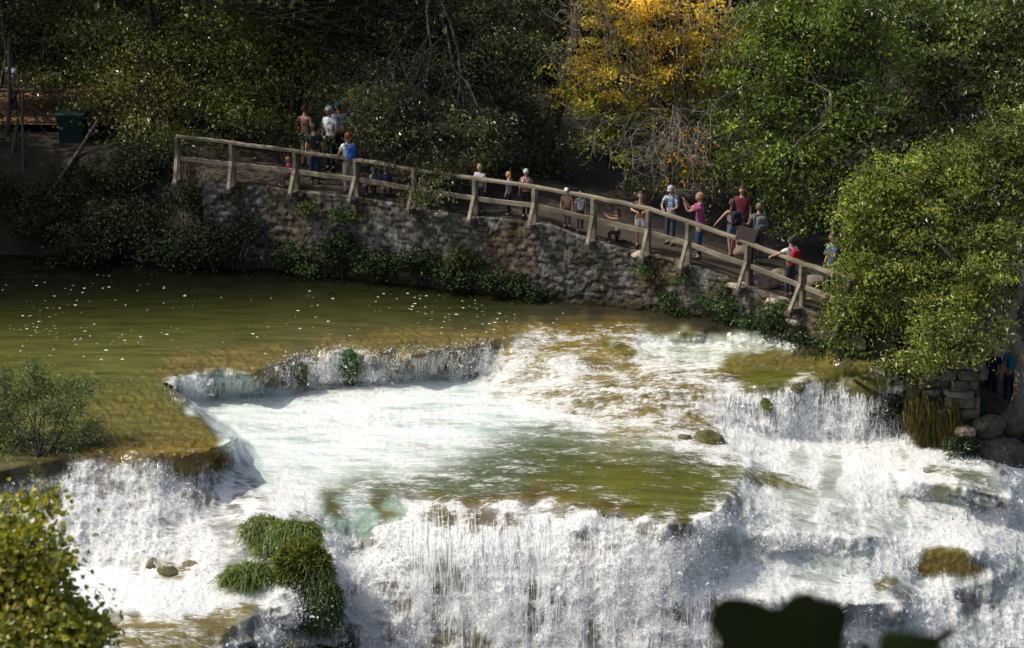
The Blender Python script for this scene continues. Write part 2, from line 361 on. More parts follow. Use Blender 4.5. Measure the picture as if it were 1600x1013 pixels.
for ln in LINES:
    ln = np.array(ln, float)
    for a, b in zip(ln[:-1], ln[1:]):
        n = int(np.hypot((b-a)[0]/SX, (b-a)[1]/SY)*2)+2
        q = a+(b-a)*np.linspace(0, 1, n)[:, None]
        c = np.clip(np.round((q[:, 0]-gx[0])/SX).astype(int), 0, NC-1); r = np.clip(np.round((q[:, 1]-gy[0])/SY).astype(int), 0, NR-1)
        fix[r, c] = True; zv[r, c] = q[:, 2]
def diffuse(fix, val, lev=6):
    if lev > 0 and min(fix.shape) > 8:
        r2, c2 = (fix.shape[0]+1)//2, (fix.shape[1]+1)//2
        f = np.zeros((r2*2, c2*2)); v = np.zeros((r2*2, c2*2)); f[:fix.shape[0], :fix.shape[1]] = fix; v[:fix.shape[0], :fix.shape[1]] = val*fix
        fs = f.reshape(r2, 2, c2, 2).sum((1, 3)); vs = v.reshape(r2, 2, c2, 2).sum((1, 3))
        low = diffuse(fs > 0, np.where(fs > 0, vs/np.maximum(fs, 1), 0), lev-1)
        x = np.repeat(np.repeat(low, 2, 0), 2, 1)[:fix.shape[0], :fix.shape[1]]
    else: x = np.full(fix.shape, val[fix].mean())
    x = np.where(fix, val, x)
    for _ in range(60 if lev else 300):
        p = np.pad(x, 1, mode='edge')
        x = np.where(fix, val, 0.25*(p[:-2, 1:-1]+p[2:, 1:-1]+p[1:-1, :-2]+p[1:-1, 2:]))
    return x
def blur(f, r, n=2):
    for _ in range(n):
        for ax in (0, 1):
            pad = [(0, 0)]*f.ndim; pad[ax] = (r+1, r)
            c = np.cumsum(np.pad(f, pad, mode='edge'), ax)
            f = (c[2*r+1:] - c[:-(2*r+1)] if ax == 0 else c[:, 2*r+1:]-c[:, :-(2*r+1)])/(2*r+1)
    return f
WZ = blur(diffuse(fix, zv), 1, 1)

MOSS, OLIVE, DEEP_SHADE, TEAL, GREEN, ROCK = (.128, .104, .034), (.098, .100, .024), (.004, .006, .003), (.56, .67, .62), (.070, .092, .040), (.10, .085, .06)
DMOSS = (.085, .088, .012)
foam = np.zeros_like(GX); wc = np.zeros(GX.shape+(3,)); wc[:] = ROCK; fleck = np.zeros_like(GX)
warp = (fbm(np.stack([GX/40, GY/28, 0*GX], -1), 5, 5)-.5)*60+(fbm(np.stack([GX/11, GY/8, 0*GX], -1), 3, 55)-.5)*26
WX = GX+warp; WY = GY+(fbm(np.stack([GX/40, GY/28, 0*GX+9], -1), 4, 8)-.5)*36+(fbm(np.stack([GX/11, GY/8, 0*GX+4], -1), 3, 56)-.5)*22
def paint(poly, f=None, c=None, k=None, ragged=True):
    m = inside(WX, WY, poly) if ragged else inside(GX, GY, poly)
    if f is not None: foam[m] = f
    if c is not None: wc[m] = c
    if k is not None: fleck[m] = k
foam[:] = .74
paint(UPPER, 0.0, OLIVE, ragged=False)
paint([(-400, 380), (1900, 380), (1900, 532), (1200, 520), (960, 508), (860, 504), (640, 502), (430, 502), (250, 514), (100, 516), (-400, 516)], 0, DEEP_SHADE)  # deep water; tree shade and reflection by the wall painted into the colour
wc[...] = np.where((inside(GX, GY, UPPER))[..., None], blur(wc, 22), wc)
paint([(-400, 420), (300, 455), (640, 450), (800, 480), (850, 515), (700, 520), (560, 540), (420, 545), (250, 575), (-400, 590)], k=.34)
paint([(-400, 480), (260, 492), (300, 525), (-400, 560)], k=.95)
paint([(560, 470), (880, 480), (900, 520), (700, 525), (560, 510)], k=.85)
fleck[inside(GX, GY, [(-400, 560), (250, 560), (370, 720), (-400, 760)])] = .05
# weed-covered lip of the upper pool
paint([(250, 562), (400, 545), (560, 528), (760, 505), (860, 508), (800, 540), (740, 545), (540, 552), (420, 590), (320, 590), (250, 595)], 0, MOSS)
paint([(160, 610), (260, 620), (320, 655), (370, 700), (310, 720), (160, 720), (100, 700)], 0, (.112, .098, .024))
paint([(880, 492), (1290, 530), (1290, 550), (1000, 522), (880, 515)], 0, (.085, .068, .02))
# curtain of the upper fall
foam[inside(GX, GY, [(250, 588), (350, 578), (400, 588), (395, 622), (300, 632), (340, 676), (330, 672)])] = .60
paint([(266, 594), (350, 580), (398, 588), (396, 624), (300, 634), (376, 700), (360, 700)], c=(.24, .31, .27), ragged=False)
cor = inside(GX, GY, [(250, 588), (350, 578), (400, 588), (396, 624), (300, 634), (376, 700), (360, 700)]); foam[cor] += (fbm(np.stack([GX/7.0, GY/50, 0*GX], -1), 3, 78)[cor]-.5)*.9
cur = inside(GX, GY, [(392, 592), (420, 574), (455, 558), (540, 542), (600, 552), (660, 550), (740, 537), (765, 534), (745, 588), (600, 600), (450, 613), (392, 622)])
foam[cur] = .47; wc[cur] = (.16, .12, .05)
st = .6*fbm(np.stack([GX/8.0, GY/60, 0*GX], -1), 3, 77)+.4*fbm(np.stack([GX/30.0, GY/90, 0*GX], -1), 2, 79)
foam[cur] += (st[cur]-.5)*1.5
# plunge pool
paint([(300, 632), (400, 618), (740, 588), (850, 640), (1040, 690), (1000, 720), (860, 700), (770, 690), (760, 760), (600, 790), (480, 790), (400, 760)], .46, (.57, .65, .60))
paint([(640, 612), (720, 606), (820, 640), (900, 672), (830, 690), (700, 672), (600, 650)], .50, TEAL)
paint([(420, 640), (560, 630), (640, 650), (560, 680), (430, 670)], .70, TEAL)
paint([(780, 668), (860, 664), (960, 690), (1100, 716), (1165, 742), (1140, 790), (1050, 812), (920, 790), (830, 776), (700, 778), (570, 776), (490, 788), (500, 752), (600, 742), (690, 720), (760, 700)], .34, GREEN)
paint([(900, 700), (1000, 704), (1120, 724), (1160, 745), (1130, 800), (1050, 820), (950, 795), (840, 770), (850, 725)], .22, (.080, .088, .018))
paint([(930, 716), (1060, 714), (1150, 740), (1125, 800), (1090, 822), (1040, 822), (980, 790)], .15, DMOSS)
paint([(620, 758), (700, 770), (760, 775), (840, 762), (960, 785), (1060, 815), (1010, 822), (900, 798), (820, 790), (740, 797), (690, 790), (640, 784)], .12, (.11, .085, .016))
paint([(560, 738), (700, 726), (740, 740), (640, 756), (520, 762)], .42, GREEN)
# main fall
mf = inside(GX, GY, [(478, 792), (570, 780), (650, 772), (740, 790), (830, 782), (920, 796), (1010, 812), (1090, 820), (1125, 840), (1130, 1112), (540, 1112), (520, 930)])
foam[mf] = .80; wc[mf] = (.20, .19, .155)
st2 = fbm(np.stack([GX/16.0, GY/190, 0*GX], -1), 4, 31)
foam[mf] += (st2[mf]-.5)*.9
paint([(490, 792), (560, 782), (640, 785), (630, 820), (560, 850), (500, 835)], .42, (.22, .30, .24))
paint([(640, 800), (700, 786), (860, 800), (850, 1010), (650, 1010)], c=(.17, .145, .10))
foam[inside(WX, WY, [(650, 790), (690, 786), (800, 800), (840, 950), (820, 1112), (640, 1112)])] -= .14
foam[inside(WX, WY, [(880, 840), (1090, 850), (1080, 960), (900, 940)])] += .16
# white tongues breaking through the mossy lip, moss tongues hanging over it
for tx, ty, tw, th in [(905, 790, 9, 22), (962, 800, 12, 20), (1012, 806, 8, 24), (868, 782, 10, 16), (1048, 812, 9, 26), (1092, 800, 14, 24), (1128, 782, 12, 26), (790, 782, 9, 14), (712, 782, 12, 16), (655, 774, 10, 14), (1105, 770, 10, 12)]:
    paint([(tx-tw, ty+th), (tx-tw*.4, ty-th*.4), (tx, ty-th), (tx+tw*.5, ty-th*.3), (tx+tw, ty+th)], .72)
for tx, ty, tw, th in [(690, 800, 14, 26), (745, 806, 12, 24), (830, 800, 12, 20), (935, 806, 14, 16), (1068, 826, 18, 22), (990, 818, 10, 14), (885, 806, 8, 14), (600, 800, 14, 26), (520, 800, 20, 36)]:
    paint([(tx-tw, ty-th), (tx+tw, ty-th), (tx+tw*.4, ty+th*.4), (tx, ty+th), (tx-tw*.5, ty+th*.3)], .16, (.085, .072, .014))
# left cascade
paint([(-300, 740), (60, 722), (180, 708), (345, 706), (420, 770), (330, 800), (60, 830), (-300, 850)], .60, (.15, .14, .12))
paint([(-300, 820), (100, 800), (300, 790), (440, 790), (430, 880), (300, 900), (60, 890), (-300, 920)], .76, (.30, .30, .28))
paint([(120, 690), (345, 690), (370, 705), (335, 742), (300, 758), (265, 722), (130, 716)], .20, (.13, .09, .015))
paint([(-300, 738), (0, 728), (40, 720), (110, 708), (110, 745), (-300, 790)], .12, (.06, .05, .02))
paint([(215, 885), (250, 862), (300, 868), (335, 905), (290, 915), (220, 908)], .42, (.17, .13, .06))
paint([(60, 880), (300, 905), (420, 940), (330, 960), (60, 970)], .90, (.6, .68, .64))
paint([(150, 970), (330, 955), (420, 935), (450, 965), (350, 1020), (150, 1060)], .40, (.16, .13, .045))
paint([(395, 950), (460, 940), (520, 1010), (520, 1060), (340, 1060), (350, 1010)], .66, (.2, .2, .17))
# right-hand rapids and cascades
paint([(770, 535), (830, 514), (990, 518), (1100, 516), (1210, 518), (1280, 545), (1130, 590), (1150, 640), (1100, 690), (1000, 690), (850, 645), (750, 600)], .60, (.17, .135, .04))
paint([(820, 540), (960, 540), (1030, 552), (990, 566), (830, 562)], .34, (.16, .12, .02))
paint([(830, 505), (940, 505), (985, 520), (930, 532), (850, 530)], .36, (.14, .1, .02))
paint([(930, 535), (1000, 545), (1030, 555), (960, 556)], .05, DMOSS)
paint([(990, 520), (1210, 516), (1260, 545), (1180, 570), (1060, 560), (1000, 540)], .60, (.30, .34, .24))
paint([(1120, 552), (1290, 548), (1400, 595), (1330, 590), (1200, 606), (1130, 590)], .13, (.115, .098, .024))
paint([(1150, 580), (1240, 585), (1300, 575), (1400, 600), (1395, 618), (1260, 612), (1150, 606)], .14, DMOSS)
paint([(1235, 598), (1262, 586), (1300, 592), (1340, 612), (1330, 640), (1250, 640)], .62, (.2, .17, .08))
paint([(870, 600), (1050, 590), (1110, 610), (1110, 650), (980, 650), (880, 630)], .44, (.15, .115, .03))
paint([(740, 600), (860, 640), (1000, 680), (1060, 700), (1000, 690), (840, 655)], .78)
paint([(1060, 662), (1120, 660), (1130, 695), (1080, 700)], .42, (.14, .11, .05))
paint([(1130, 610), (1260, 612), (1400, 625), (1420, 690), (1250, 690), (1140, 670)], .58, (.17, .17, .16))
paint([(1140, 670), (1300, 690), (1440, 690), (1560, 735), (1700, 790), (1860, 850), (1860, 1112), (1130, 1112), (1130, 850), (1160, 760)], .70, (.36, .40, .35))
paint([(1160, 732), (1230, 742), (1300, 765), (1280, 778), (1190, 765), (1150, 752)], .24, (.12, .11, .04))
paint([(1410, 715), (1480, 722), (1560, 745), (1590, 768), (1520, 765), (1440, 745)], .36, (.13, .14, .09))
paint([(1400, 735), (1500, 752), (1490, 790), (1410, 790)], .58, (.26, .26, .16))
paint([(1425, 858), (1475, 846), (1530, 858), (1545, 890), (1490, 908), (1430, 895)], .16, (.13, .10, .02))
paint([(1350, 905), (1385, 895), (1410, 912), (1370, 925)], .30, (.14, .11, .025))
paint([(1390, 920), (1430, 925), (1425, 960), (1390, 955)], .55, (.1, .1, .1))
paint([(1480, 930), (1540, 930), (1540, 965), (1490, 960)], .54, (.1, .1, .1))
soft = blur(inside(GX, GY, [(420, 650), (760, 640), (900, 660), (1080, 700), (1165, 740), (1120, 782), (1000, 778), (860, 752), (700, 752), (480, 768)])*1., 10)
foam = foam*(1-soft)+blur(foam, 14)*soft; wc = wc*(1-soft[..., None])+blur(wc, 12)*soft[..., None]
foam = blur(foam, 5); fleck = blur(fleck, 8); wc = blur(wc, 2)
_w = (fbm(np.stack([GX/45, GY/45, 0*GX], -1), 3, 93)-.5)*60
_big = .6*fbm(np.stack([(GX+_w)/46, (GY+_w)/34, 0*GX], -1), 4, 91)+.4*fbm(np.stack([GX/26, GY/120, 0*GX], -1), 3, 92)-.5
foam = foam+np.where(foam > .45, np.clip(_big*2.2, -.34, .5)*(.25+.75*np.clip((GY-735)/70, 0, 1)+.75*np.clip((GX-1100)/60, 0, 1)*np.clip((GY-640)/50, 0, 1)*np.clip((800-GY)/60, 0, 1)), 0)
PW = at_z(GX, GY, WZ)
def grid_normals(P):
    n = np.cross(np.gradient(P, axis=1), np.gradient(P, axis=0)); n = unit(n)
    return np.where(n[..., 2:3]+0.3*(-n[..., 1:2]) < 0, -n, n)
NW = grid_normals(blur(PW.reshape(NR, NC, 3), 4))
steep = np.clip(1.2*(1-np.clip(NW[..., 2], 0, 1)), 0, 1)
Q = PW*np.array([1, 1, .55])
turb = fbm(Q*1.5, 3, 3)-.5; Q = Q*np.array([1, 1, 1.3])
lump = fbm(Q*4.2, 3, 14, True)-.55
fine = fbm(Q*13.0, 2, 25)-.5; flute = fbm(PW*np.array([3.6, .5, .45]), 4, 65)-.5
amp = np.clip(foam*1.3-.1, 0, 1)
PW = PW+NW*(amp*(turb*(.06+.75*steep)+lump*(.045+.20*steep)+fine*(.022+.035*steep)+flute*.30*steep) + .016*(1-amp)*turb)[..., None]
# weed and stone shaping the lips
lipm = blur(((np.abs(wc-np.array(MOSS)).sum(-1) < .045)*1.0), 3)
PW[..., 2] += lipm*(fbm(PW*8.5, 4, 44)-.45)*.13

SHPX = at_z(np.array([-1600, -700, 0, 430, 640, 860, 940, 1060, 1140, 1200, 1290, 1340, 1395, 1432, 1478, 1540, 1600, 1720, 1900, 2600.]), np.array([398, 402, 412, 421, 446, 471, 478, 493, 506, 519, 541, 562, 596, 655, 700, 730, 747, 790, 850, 900.]), np.array([0]*11+[-.02, -.45, -1.6, -1.95, -2.15, -2.45, -3.4, -4.6, -5.5]))
region = np.zeros((NR, NC), int)
CX, CY = GX, GY
region[:] = 5
region[inside(CX, CY, UPPER)] = 0
region[inside(CX, CY, [(245, 586), (350, 574), (392, 588), (420, 570), (540, 540), (740, 534), (775, 534), (747, 590), (540, 603), (300, 631), (380, 700), (366, 694), (300, 638)]) & (region != 0)] = 1
region[inside(CX, CY, [(268, 600), (300, 629), (540, 602), (747, 589), (840, 648), (1040, 690), (1155, 716), (1160, 745), (1122, 797), (1090, 816), (970, 802), (830, 777), (740, 787), (650, 770), (480, 790), (420, 760)]) & (region == 5)] = 2
region[inside(CX, CY, [(470, 790), (650, 768), (740, 785), (830, 776), (970, 800), (1090, 815), (1122, 796), (1160, 745), (1140, 830), (1150, 1200), (545, 1200), (530, 1000), (490, 880)]) & (region == 5)] = 3
region[inside(CX, CY, [(-400, 700), (200, 700), (366, 690), (425, 760), (470, 790), (490, 880), (530, 1000), (545, 1200), (-400, 1200)]) & (region == 5)] = 4
region[inside(CX, CY, [(740, 500), (1450, 500), (1460, 690), (1155, 716), (1040, 690), (840, 648), (747, 589)]) & (region == 5)] = 6
idx = np.arange(NR*NC).reshape(NR, NC)
quads = np.stack([idx[:-1, :-1], idx[1:, :-1], idx[1:, 1:], idx[:-1, 1:]], -1).reshape(-1, 4)
rq = region[:-1, :-1].ravel()
flatP, flatF, flatC, flatK, flatS = PW.reshape(-1, 3), foam.ravel(), wc.reshape(-1, 3), fleck.ravel(), np.clip((steep-.12)*2.6, 0, 1).ravel()
NAMES = {0: ('pool_water', 'calm olive brown river pool with drifting foam flecks beside the stone wall'), 1: ('curtain_fall_water', 'low curtain waterfall dropping from the mossy lip into the plunge pool'),
         2: ('plunge_pool_water', 'white and teal plunge pool turning green before the tall fall'), 3: ('tall_fall_water', 'tallest white waterfall pouring over the green mossy edge'),
         4: ('left_cascade_water', 'frothing cascade and white lower pool left of the grassy ridge'), 5: ('right_cascade_water', 'broad white torrent running down over mossy mounds under the stone pillar'),
         6: ('rapids_water', 'stepped brown and white rapids between the curtain fall and the far bank')}
for r, (nm, lb) in NAMES.items():
    q = quads[rq == r]; qc = flatP[q].mean(1); q = q[(qc[:, 1] < np.interp(qc[:, 0], SHPX[:, 0], SHPX[:, 1])+.9)]; u, inv = np.unique(q, return_inverse=True)
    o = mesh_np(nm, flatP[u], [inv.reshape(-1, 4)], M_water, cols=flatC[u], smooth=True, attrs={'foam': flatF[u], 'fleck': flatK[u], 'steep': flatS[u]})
    tag(o, lb, kind='structure')

def water_at(px, py):
    c = int(round((px-gx[0])/SX)); r = int(round((py-gy[0])/SY))
    return PW[np.clip(r, 0, NR-1), np.clip(c, 0, NC-1)].copy()
# flying drops and strands of falling water
def spray():
    m, nt, N, L = new_mat('water_drops')
    p = N('ShaderNodeBsdfPrincipled', i_Roughness=0.25); p.inputs['Base Color'].default_value = (.86, .88, .88, 1)
    t = N('ShaderNodeBsdfTranslucent'); t.inputs[0].default_value = (.95, .96, .96, 1)
    mx = N('ShaderNodeMixShader', i_0=.5); L(p.outputs[0], mx.inputs[1]); L(t.outputs[0], mx.inputs[2])
    o = N('ShaderNodeOutputMaterial'); L(mx.outputs[0], o.inputs[0])
    w = (np.clip(foam-.45, 0, 1)*(.05+steep)*(region != 0)*(region != 2)).ravel(); w += .22*(cur.ravel())
    w *= ((GX > -40) & (GX < 1640)).ravel(); w /= w.sum()
    n = 260000; pick = rng.choice(len(w), n, p=w)
    sp_ = steep.ravel()[pick]
    c = flatP[pick]+NW.reshape(-1, 3)[pick]*(rng.exponential(1, n)*(.04+.10*sp_))[:, None]+rng.normal(0, .03, (n, 3)); c[:, 2] += rng.exponential(.04, n)
    s = (.004+rng.exponential(.0055, n))[:, None, None]
    V = c[:, None]+rng.normal(0, 1, (n, 3, 3))*s
    F = np.arange(n*3).reshape(n, 3)
    VV = [V.reshape(-1, 3)]; FF = [F]; k = n*3; QF = []
    def strands(x0, x1, lipf, length, count, wd, off):
        nonlocal k
        for _ in range(count):
            x = random.uniform(x0, x1); y0 = lipf(x)+random.uniform(.06*length, length*.75); L_ = random.uniform(.08, .3)*length
            ns = 5; pts = []
            dx = random.gauss(0, 2.0); o_ = random.uniform(.01, off)
            for i in range(ns):
                py = y0+L_*i/(ns-1); px = x+dx*(i/(ns-1))+random.gauss(0, .5)
                q = water_at(px, py); q[1] -= o_; pts.append(q)
            pts = np.array(pts); wv = wd*random.uniform(.4, 1.2)*np.array([.3, 1, .8, 1.0, .2])
            a = pts.copy(); b = pts.copy(); m_ = pts.copy(); a[:, 0] -= wv; b[:, 0] += wv; m_[:, 1] -= wv
            VV.append(np.stack([a, m_, b], 1).reshape(-1, 3))
            i = np.arange(ns-1)*3+k
            QF.append(np.concatenate([np.stack([i, i+3, i+4, i+1], 1), np.stack([i+1, i+4, i+5, i+2], 1)])); k += ns*3
    li = np.array(LINES[5]); strands(650, 1110, lambda x: np.interp(x, li[:, 0], li[:, 1]), 240, 320, .009, .2)
    strands(640, 860, lambda x: np.interp(x, li[:, 0], li[:, 1]), 240, 320, .009, .2)
    up = np.array([(262, 592), (300, 582), (350, 579), (392, 592), (420, 574), (455, 559), (482, 551), (540, 543), (600, 553), (660, 551), (740, 538), (765, 533)])
    strands(262, 765, lambda x: np.interp(x, up[:, 0], up[:, 1])+2, 46, 800, .009, .08)
    if 0: strands(60, 400, lambda x: np.interp(x, [60, 180, 345, 400], [735, 715, 715, 745]), 90, 500, .012, .08)
    strands(1130, 1410, lambda x: np.interp(x, [1130, 1200, 1260, 1330, 1410], [600, 612, 604, 600, 615]), 80, 300, .010, .15)
    o = mesh_np('water_spray', np.concatenate(VV), [np.concatenate(FF), np.concatenate(QF)], m)
    tag(o, 'flying white drops and strands of falling water over the cascades', kind='stuff')
spray()
# ---------------------------------------------------------------- land: bank line, path height, forest floor
SHORE = np.array([(-1600, 398, 0), (-700, 402, 0), (-300, 406, 0), (0, 412, 0), (200, 416, 0), (340, 418, 0), (430, 421, 0), (640, 446, 0), (860, 471, 0), (940, 478, 0), (1060, 493, 0), (1140, 506, 0), (1200, 519, 0), (1290, 541, 0),
                  (1340, 562, -.02), (1395, 596, -.45), (1432, 655, -1.6), (1478, 700, -1.95), (1540, 730, -2.15), (1600, 747, -2.45), (1720, 790, -3.4), (1900, 850, -4.6), (2600, 900, -5.5)], float)
SHP = at_z(SHORE[:, 0], SHORE[:, 1], SHORE[:, 2])
_x = SHP[:, 0]
yw = lambda x: np.interp(x, _x, SHP[:, 1])          # bank line
zs = lambda x: np.interp(x, _x, SHP[:, 2])
WTOP = [(270, 279), (340, 288), (430, 294), (550, 308), (640, 322), (700, 336), (790, 343), (860, 352), (900, 367), (960, 386), (1060, 408), (1130, 433), (1190, 456), (1230, 471), (1290, 497)]
_tx, _tz = [], []
for px, py in WTOP:
    x = (px-800)/FPX*64.0
    for _ in range(6):
        q = at_y(px, py, float(yw(x))+.22); x = q[0]
    _tx.append(q[0]); _tz.append(q[2])
_tx = [-60, -14, -11]+_tx+[9.7, 10.6, 11.4, 12.6, 30]; _tz = [2.5, 2.45, 2.45]+_tz+[.45, .1, -.5, -1.5, -1.8]
zp = lambda x: np.interp(x, _tx, _tz)               # height of the path
def ground_z(x, d):
    x = np.asarray(x, float); d = np.asarray(d, float)
    top = zp(x); base = zs(x)-.5
    lx = np.clip((-8.0-x)/1.5, 0, 1); rx = np.clip((x-8.8)/1.0, 0, 1)
    w = .12+lx*3.2+rx*.5+np.clip((x-10.3)/.5, 0, 1)*1.8
    t = np.clip((d-.02-.32*np.clip(1-lx-rx, 0, 1))/w, 0, 1); t = t*t*(3-2*t)*np.where(lx+rx > 0, 1, 1)
    z = base+(top-base)*t
    back = np.clip(d-4.2, 0, None)
    return z+.055*back+np.clip(d-20, 0, None)*.12
def on_path(px, py):
    x = 0.0; z = 2.0
    for _ in range(12):
        q = at_z(px, py, z); z = float(ground_z(q[0], q[1]-yw(q[0])))
    return q
xs = np.concatenate([np.arange(-75, -14, 1.5), np.arange(-14, 14, .12), np.arange(14, 75, 1.5)])
ds = np.concatenate([np.linspace(-.3, .4, 9), np.arange(.5, 6, .14), np.arange(6, 30, .7), np.arange(30, 130, 4)])
TX, TD = np.meshgrid(xs, ds); TYY = yw(TX)+TD
TZ = ground_z(TX, TD)
nn = fbm(np.stack([TX*.9, TYY*.9, 0*TX], -1), 4, 61)-.5
TZ = TZ+nn*np.clip((TD-.3)*.3, 0.02, .35)*np.where((TD > .5) & (TD < 3.6) & (np.abs(TX) < 9), .18, 1)
ii = np.arange(TX.size).reshape(TX.shape)
tq = np.stack([ii[:-1, :-1], ii[:-1, 1:], ii[1:, 1:], ii[1:, :-1]], -1).reshape(-1, 4)
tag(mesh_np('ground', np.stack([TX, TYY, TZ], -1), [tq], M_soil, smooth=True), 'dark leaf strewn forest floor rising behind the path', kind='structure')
# trodden path along the fence
px_ = np.arange(-9.6, 9.6, .1); pd_ = np.arange(.24, 3.3, .1)
PX_, PD_ = np.meshgrid(px_, pd_); PY_ = yw(PX_)+PD_
PZ_ = ground_z(PX_, PD_)+.035+.05*(fbm(np.stack([PX_*2.2, PY_*2.2, 0*PX_], -1), 4, 9)-.5)-np.clip(PD_-2.9, 0, 1)*.4
i2 = np.arange(PX_.size).reshape(PX_.shape)
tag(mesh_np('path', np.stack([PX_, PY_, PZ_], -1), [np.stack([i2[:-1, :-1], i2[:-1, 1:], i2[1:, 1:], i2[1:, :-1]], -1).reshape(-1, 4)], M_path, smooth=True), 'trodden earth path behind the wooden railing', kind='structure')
# red earth clearing at the far end of the walkway
rx, ry = np.meshgrid(np.arange(-18, -9.6, .3), np.arange(67.6, 76.5, .3))
rz = ground_z(rx, ry-yw(rx))*0+2.82+.05*(fbm(np.stack([rx, ry, 0*rx], -1), 3, 3)-.5)
i2 = np.arange(rx.size).reshape(rx.shape)
tag(mesh_np('red_path', np.stack([rx, ry, rz], -1), [np.stack([i2[:-1, :-1], i2[:-1, 1:], i2[1:, 1:], i2[1:, :-1]], -1).reshape(-1, 4)], M_redpath, smooth=True), 'reddish earth walkway behind the dark timber railing', kind='structure')
# river below the fall and the near hillside the photograph was taken from
def sheet(name, x0, x1, y0, y1, st, zf, mat, lb):
    X, Y = np.meshgrid(np.arange(x0, x1, st), np.arange(y0, y1, st)); Z = zf(X, Y); k = np.arange(X.size).reshape(X.shape)
    return tag(mesh_np(name, np.stack([X, Y, Z], -1), [np.stack([k[:-1, :-1], k[:-1, 1:], k[1:, 1:], k[1:, :-1]], -1).reshape(-1, 4)], mat, smooth=True), lb, kind='structure')
sheet('hill', -45, 46, -14, 41, 1.2, lambda X, Y: np.interp(Y, [-14, 1, 5, 14, 26, 38, 42], [17.2, 16.7, 13.6, 8.6, 1.0, -7.0, -7.4])+.5*(fbm(np.stack([X*.4, Y*.4, 0*X], -1), 3, 2)-.5), M_soil, 'steep near hillside below the viewpoint')
sheet('lower_river', -45, 46, 36, 49.5, .5, lambda X, Y: -6.35+.12*fbm(np.stack([X*2, Y*2, 0*X], -1), 3, 2), M_water, 'river below the tall fall')

# ---------------------------------------------------------------- stone masonry
def voronoi(S, T, cs, ct, seed):
    """distance to cell edge and a cell number, running bond so that stones lie in rough courses"""
    T = T/ct; row = np.floor(T); S = S/cs
    best = np.full(S.shape, 9e9); sec = best.copy(); cid = np.zeros(S.shape)
    for dr in (-1, 0, 1):
        r = row+dr; off = _hash(r.astype(np.int64), r.astype(np.int64)*0, r.astype(np.int64)*0, seed)*3
        c0 = np.floor(S-off)
        for dc in (-1, 0, 1):
            c = c0+dc; ci, ri = c.astype(np.int64), r.astype(np.int64)
            jx = _hash(ci, ri, ci*0, seed+1); jy = _hash(ci, ri, ci*0, seed+2)
            d = np.maximum(np.abs(S-(c+off+.5+.55*(jx-.5)))*.9, np.abs(T-(r+.5+.5*(jy-.5)))*1.0)+.25*np.hypot(S-(c+off+.5+.5*(jx-.5)), T-(r+.5+.5*(jy-.5)))
            h = _hash(ci, ri, ci*0, seed+3)
            sec = np.where(d < best, best, np.minimum(sec, d)); cid = np.where(d < best, h, cid); best = np.minimum(best, d)
    return sec-best, cid
def masonry_cols(cid, edge, P, pal, joint, moss, moss_amt):
    pal = np.array(pal); c = pal[np.minimum((cid*len(pal)).astype(int), len(pal)-1)]*(.7+.6*((cid*37.7) % 1))[..., None]
    c = np.where((edge < .09)[..., None], np.array(joint), c)
    n = fbm(P*1.7, 4, 21); k = np.clip((n-moss_amt)*9, 0, 1)[..., None]
    c = c*(1-k)+np.array(moss)*k
    l = fbm(P*6.0, 3, 29); k = np.clip((l-.62)*10, 0, .8)[..., None]
    return c*(1-k)+np.array((.42, .41, .37))*k
wx = np.arange(-8.6, 8.75, .035); wt = np.linspace(-.35, 1, 76)
WX_, WT_ = np.meshgrid(wx, wt)
topz = zp(WX_)+.05*(fbm(np.stack([WX_*3, 0*WX_, 0*WX_], -1), 3, 4)-.3)
WZ_ = np.where(WT_ < 0, WT_*1.0, WT_*topz)
edge, cid = voronoi(WX_*1.05+0.34*fbm(np.stack([WX_*2.4, WZ_*2.4, 0*WX_], -1), 3, 6), WZ_+.22*fbm(np.stack([WX_*1.3, WZ_*2, 0*WX_], -1), 2, 7), .27, .155, 5)
bulge = np.clip(edge*3.2, 0, 1)**.6*.024+((cid*91.3) % 1-.5)*.05
WY_ = yw(WX_)+.16*np.clip(WT_, 0, 1)+.02-bulge-.06*(fbm(np.stack([WX_*1.2, WZ_*1.2, 0*WX_], -1), 3, 12)-.5)-.09*(fbm(np.stack([WX_*7, WZ_*8, 0*WX_], -1), 4, 15)-.5)
Pw = np.stack([WX_, WY_, WZ_], -1)
cw = masonry_cols(cid, edge, Pw, [(.22, .205, .18), (.26, .24, .205), (.17, .155, .13), (.23, .195, .15), (.20, .19, .17)], (.055, .045, .03), (.07, .065, .018), .60)
wet = np.clip((.35-WZ_+.25*(fbm(Pw*2.3, 3, 8)-.5))*4, 0, 1)[..., None]; cw = cw*(1-wet)+np.array((.07, .055, .015))*wet   # weed at the waterline
brn = np.clip((fbm(Pw*.8, 3, 88)-.5)*6, 0, .7)[..., None]; cw = cw*.46; cw = cw*(1-brn)+cw*np.array((.9, .68, .45))*brn
i2 = np.arange(WX_.size).reshape(WX_.shape); F = [np.stack([i2[:-1, :-1], i2[:-1, 1:], i2[1:, 1:], i2[1:, :-1]], -1).reshape(-1, 4)]
capV = Pw[-1]+np.array([0, .4, -.02]); nW = WX_.size; j = np.arange(len(wx)-1)
F.append(np.stack([i2[-1, :-1], i2[-1, 1:], nW+j+1, nW+j], -1))
o = mesh_np('stone_wall', np.concatenate([Pw.reshape(-1, 3), capV]), F, M_stone, cols=np.concatenate([cw.reshape(-1, 3), cw[-1]]), smooth=True)
tag(o, 'rough grey stone retaining wall between the pool and the railed path', 'wall', kind='thing')

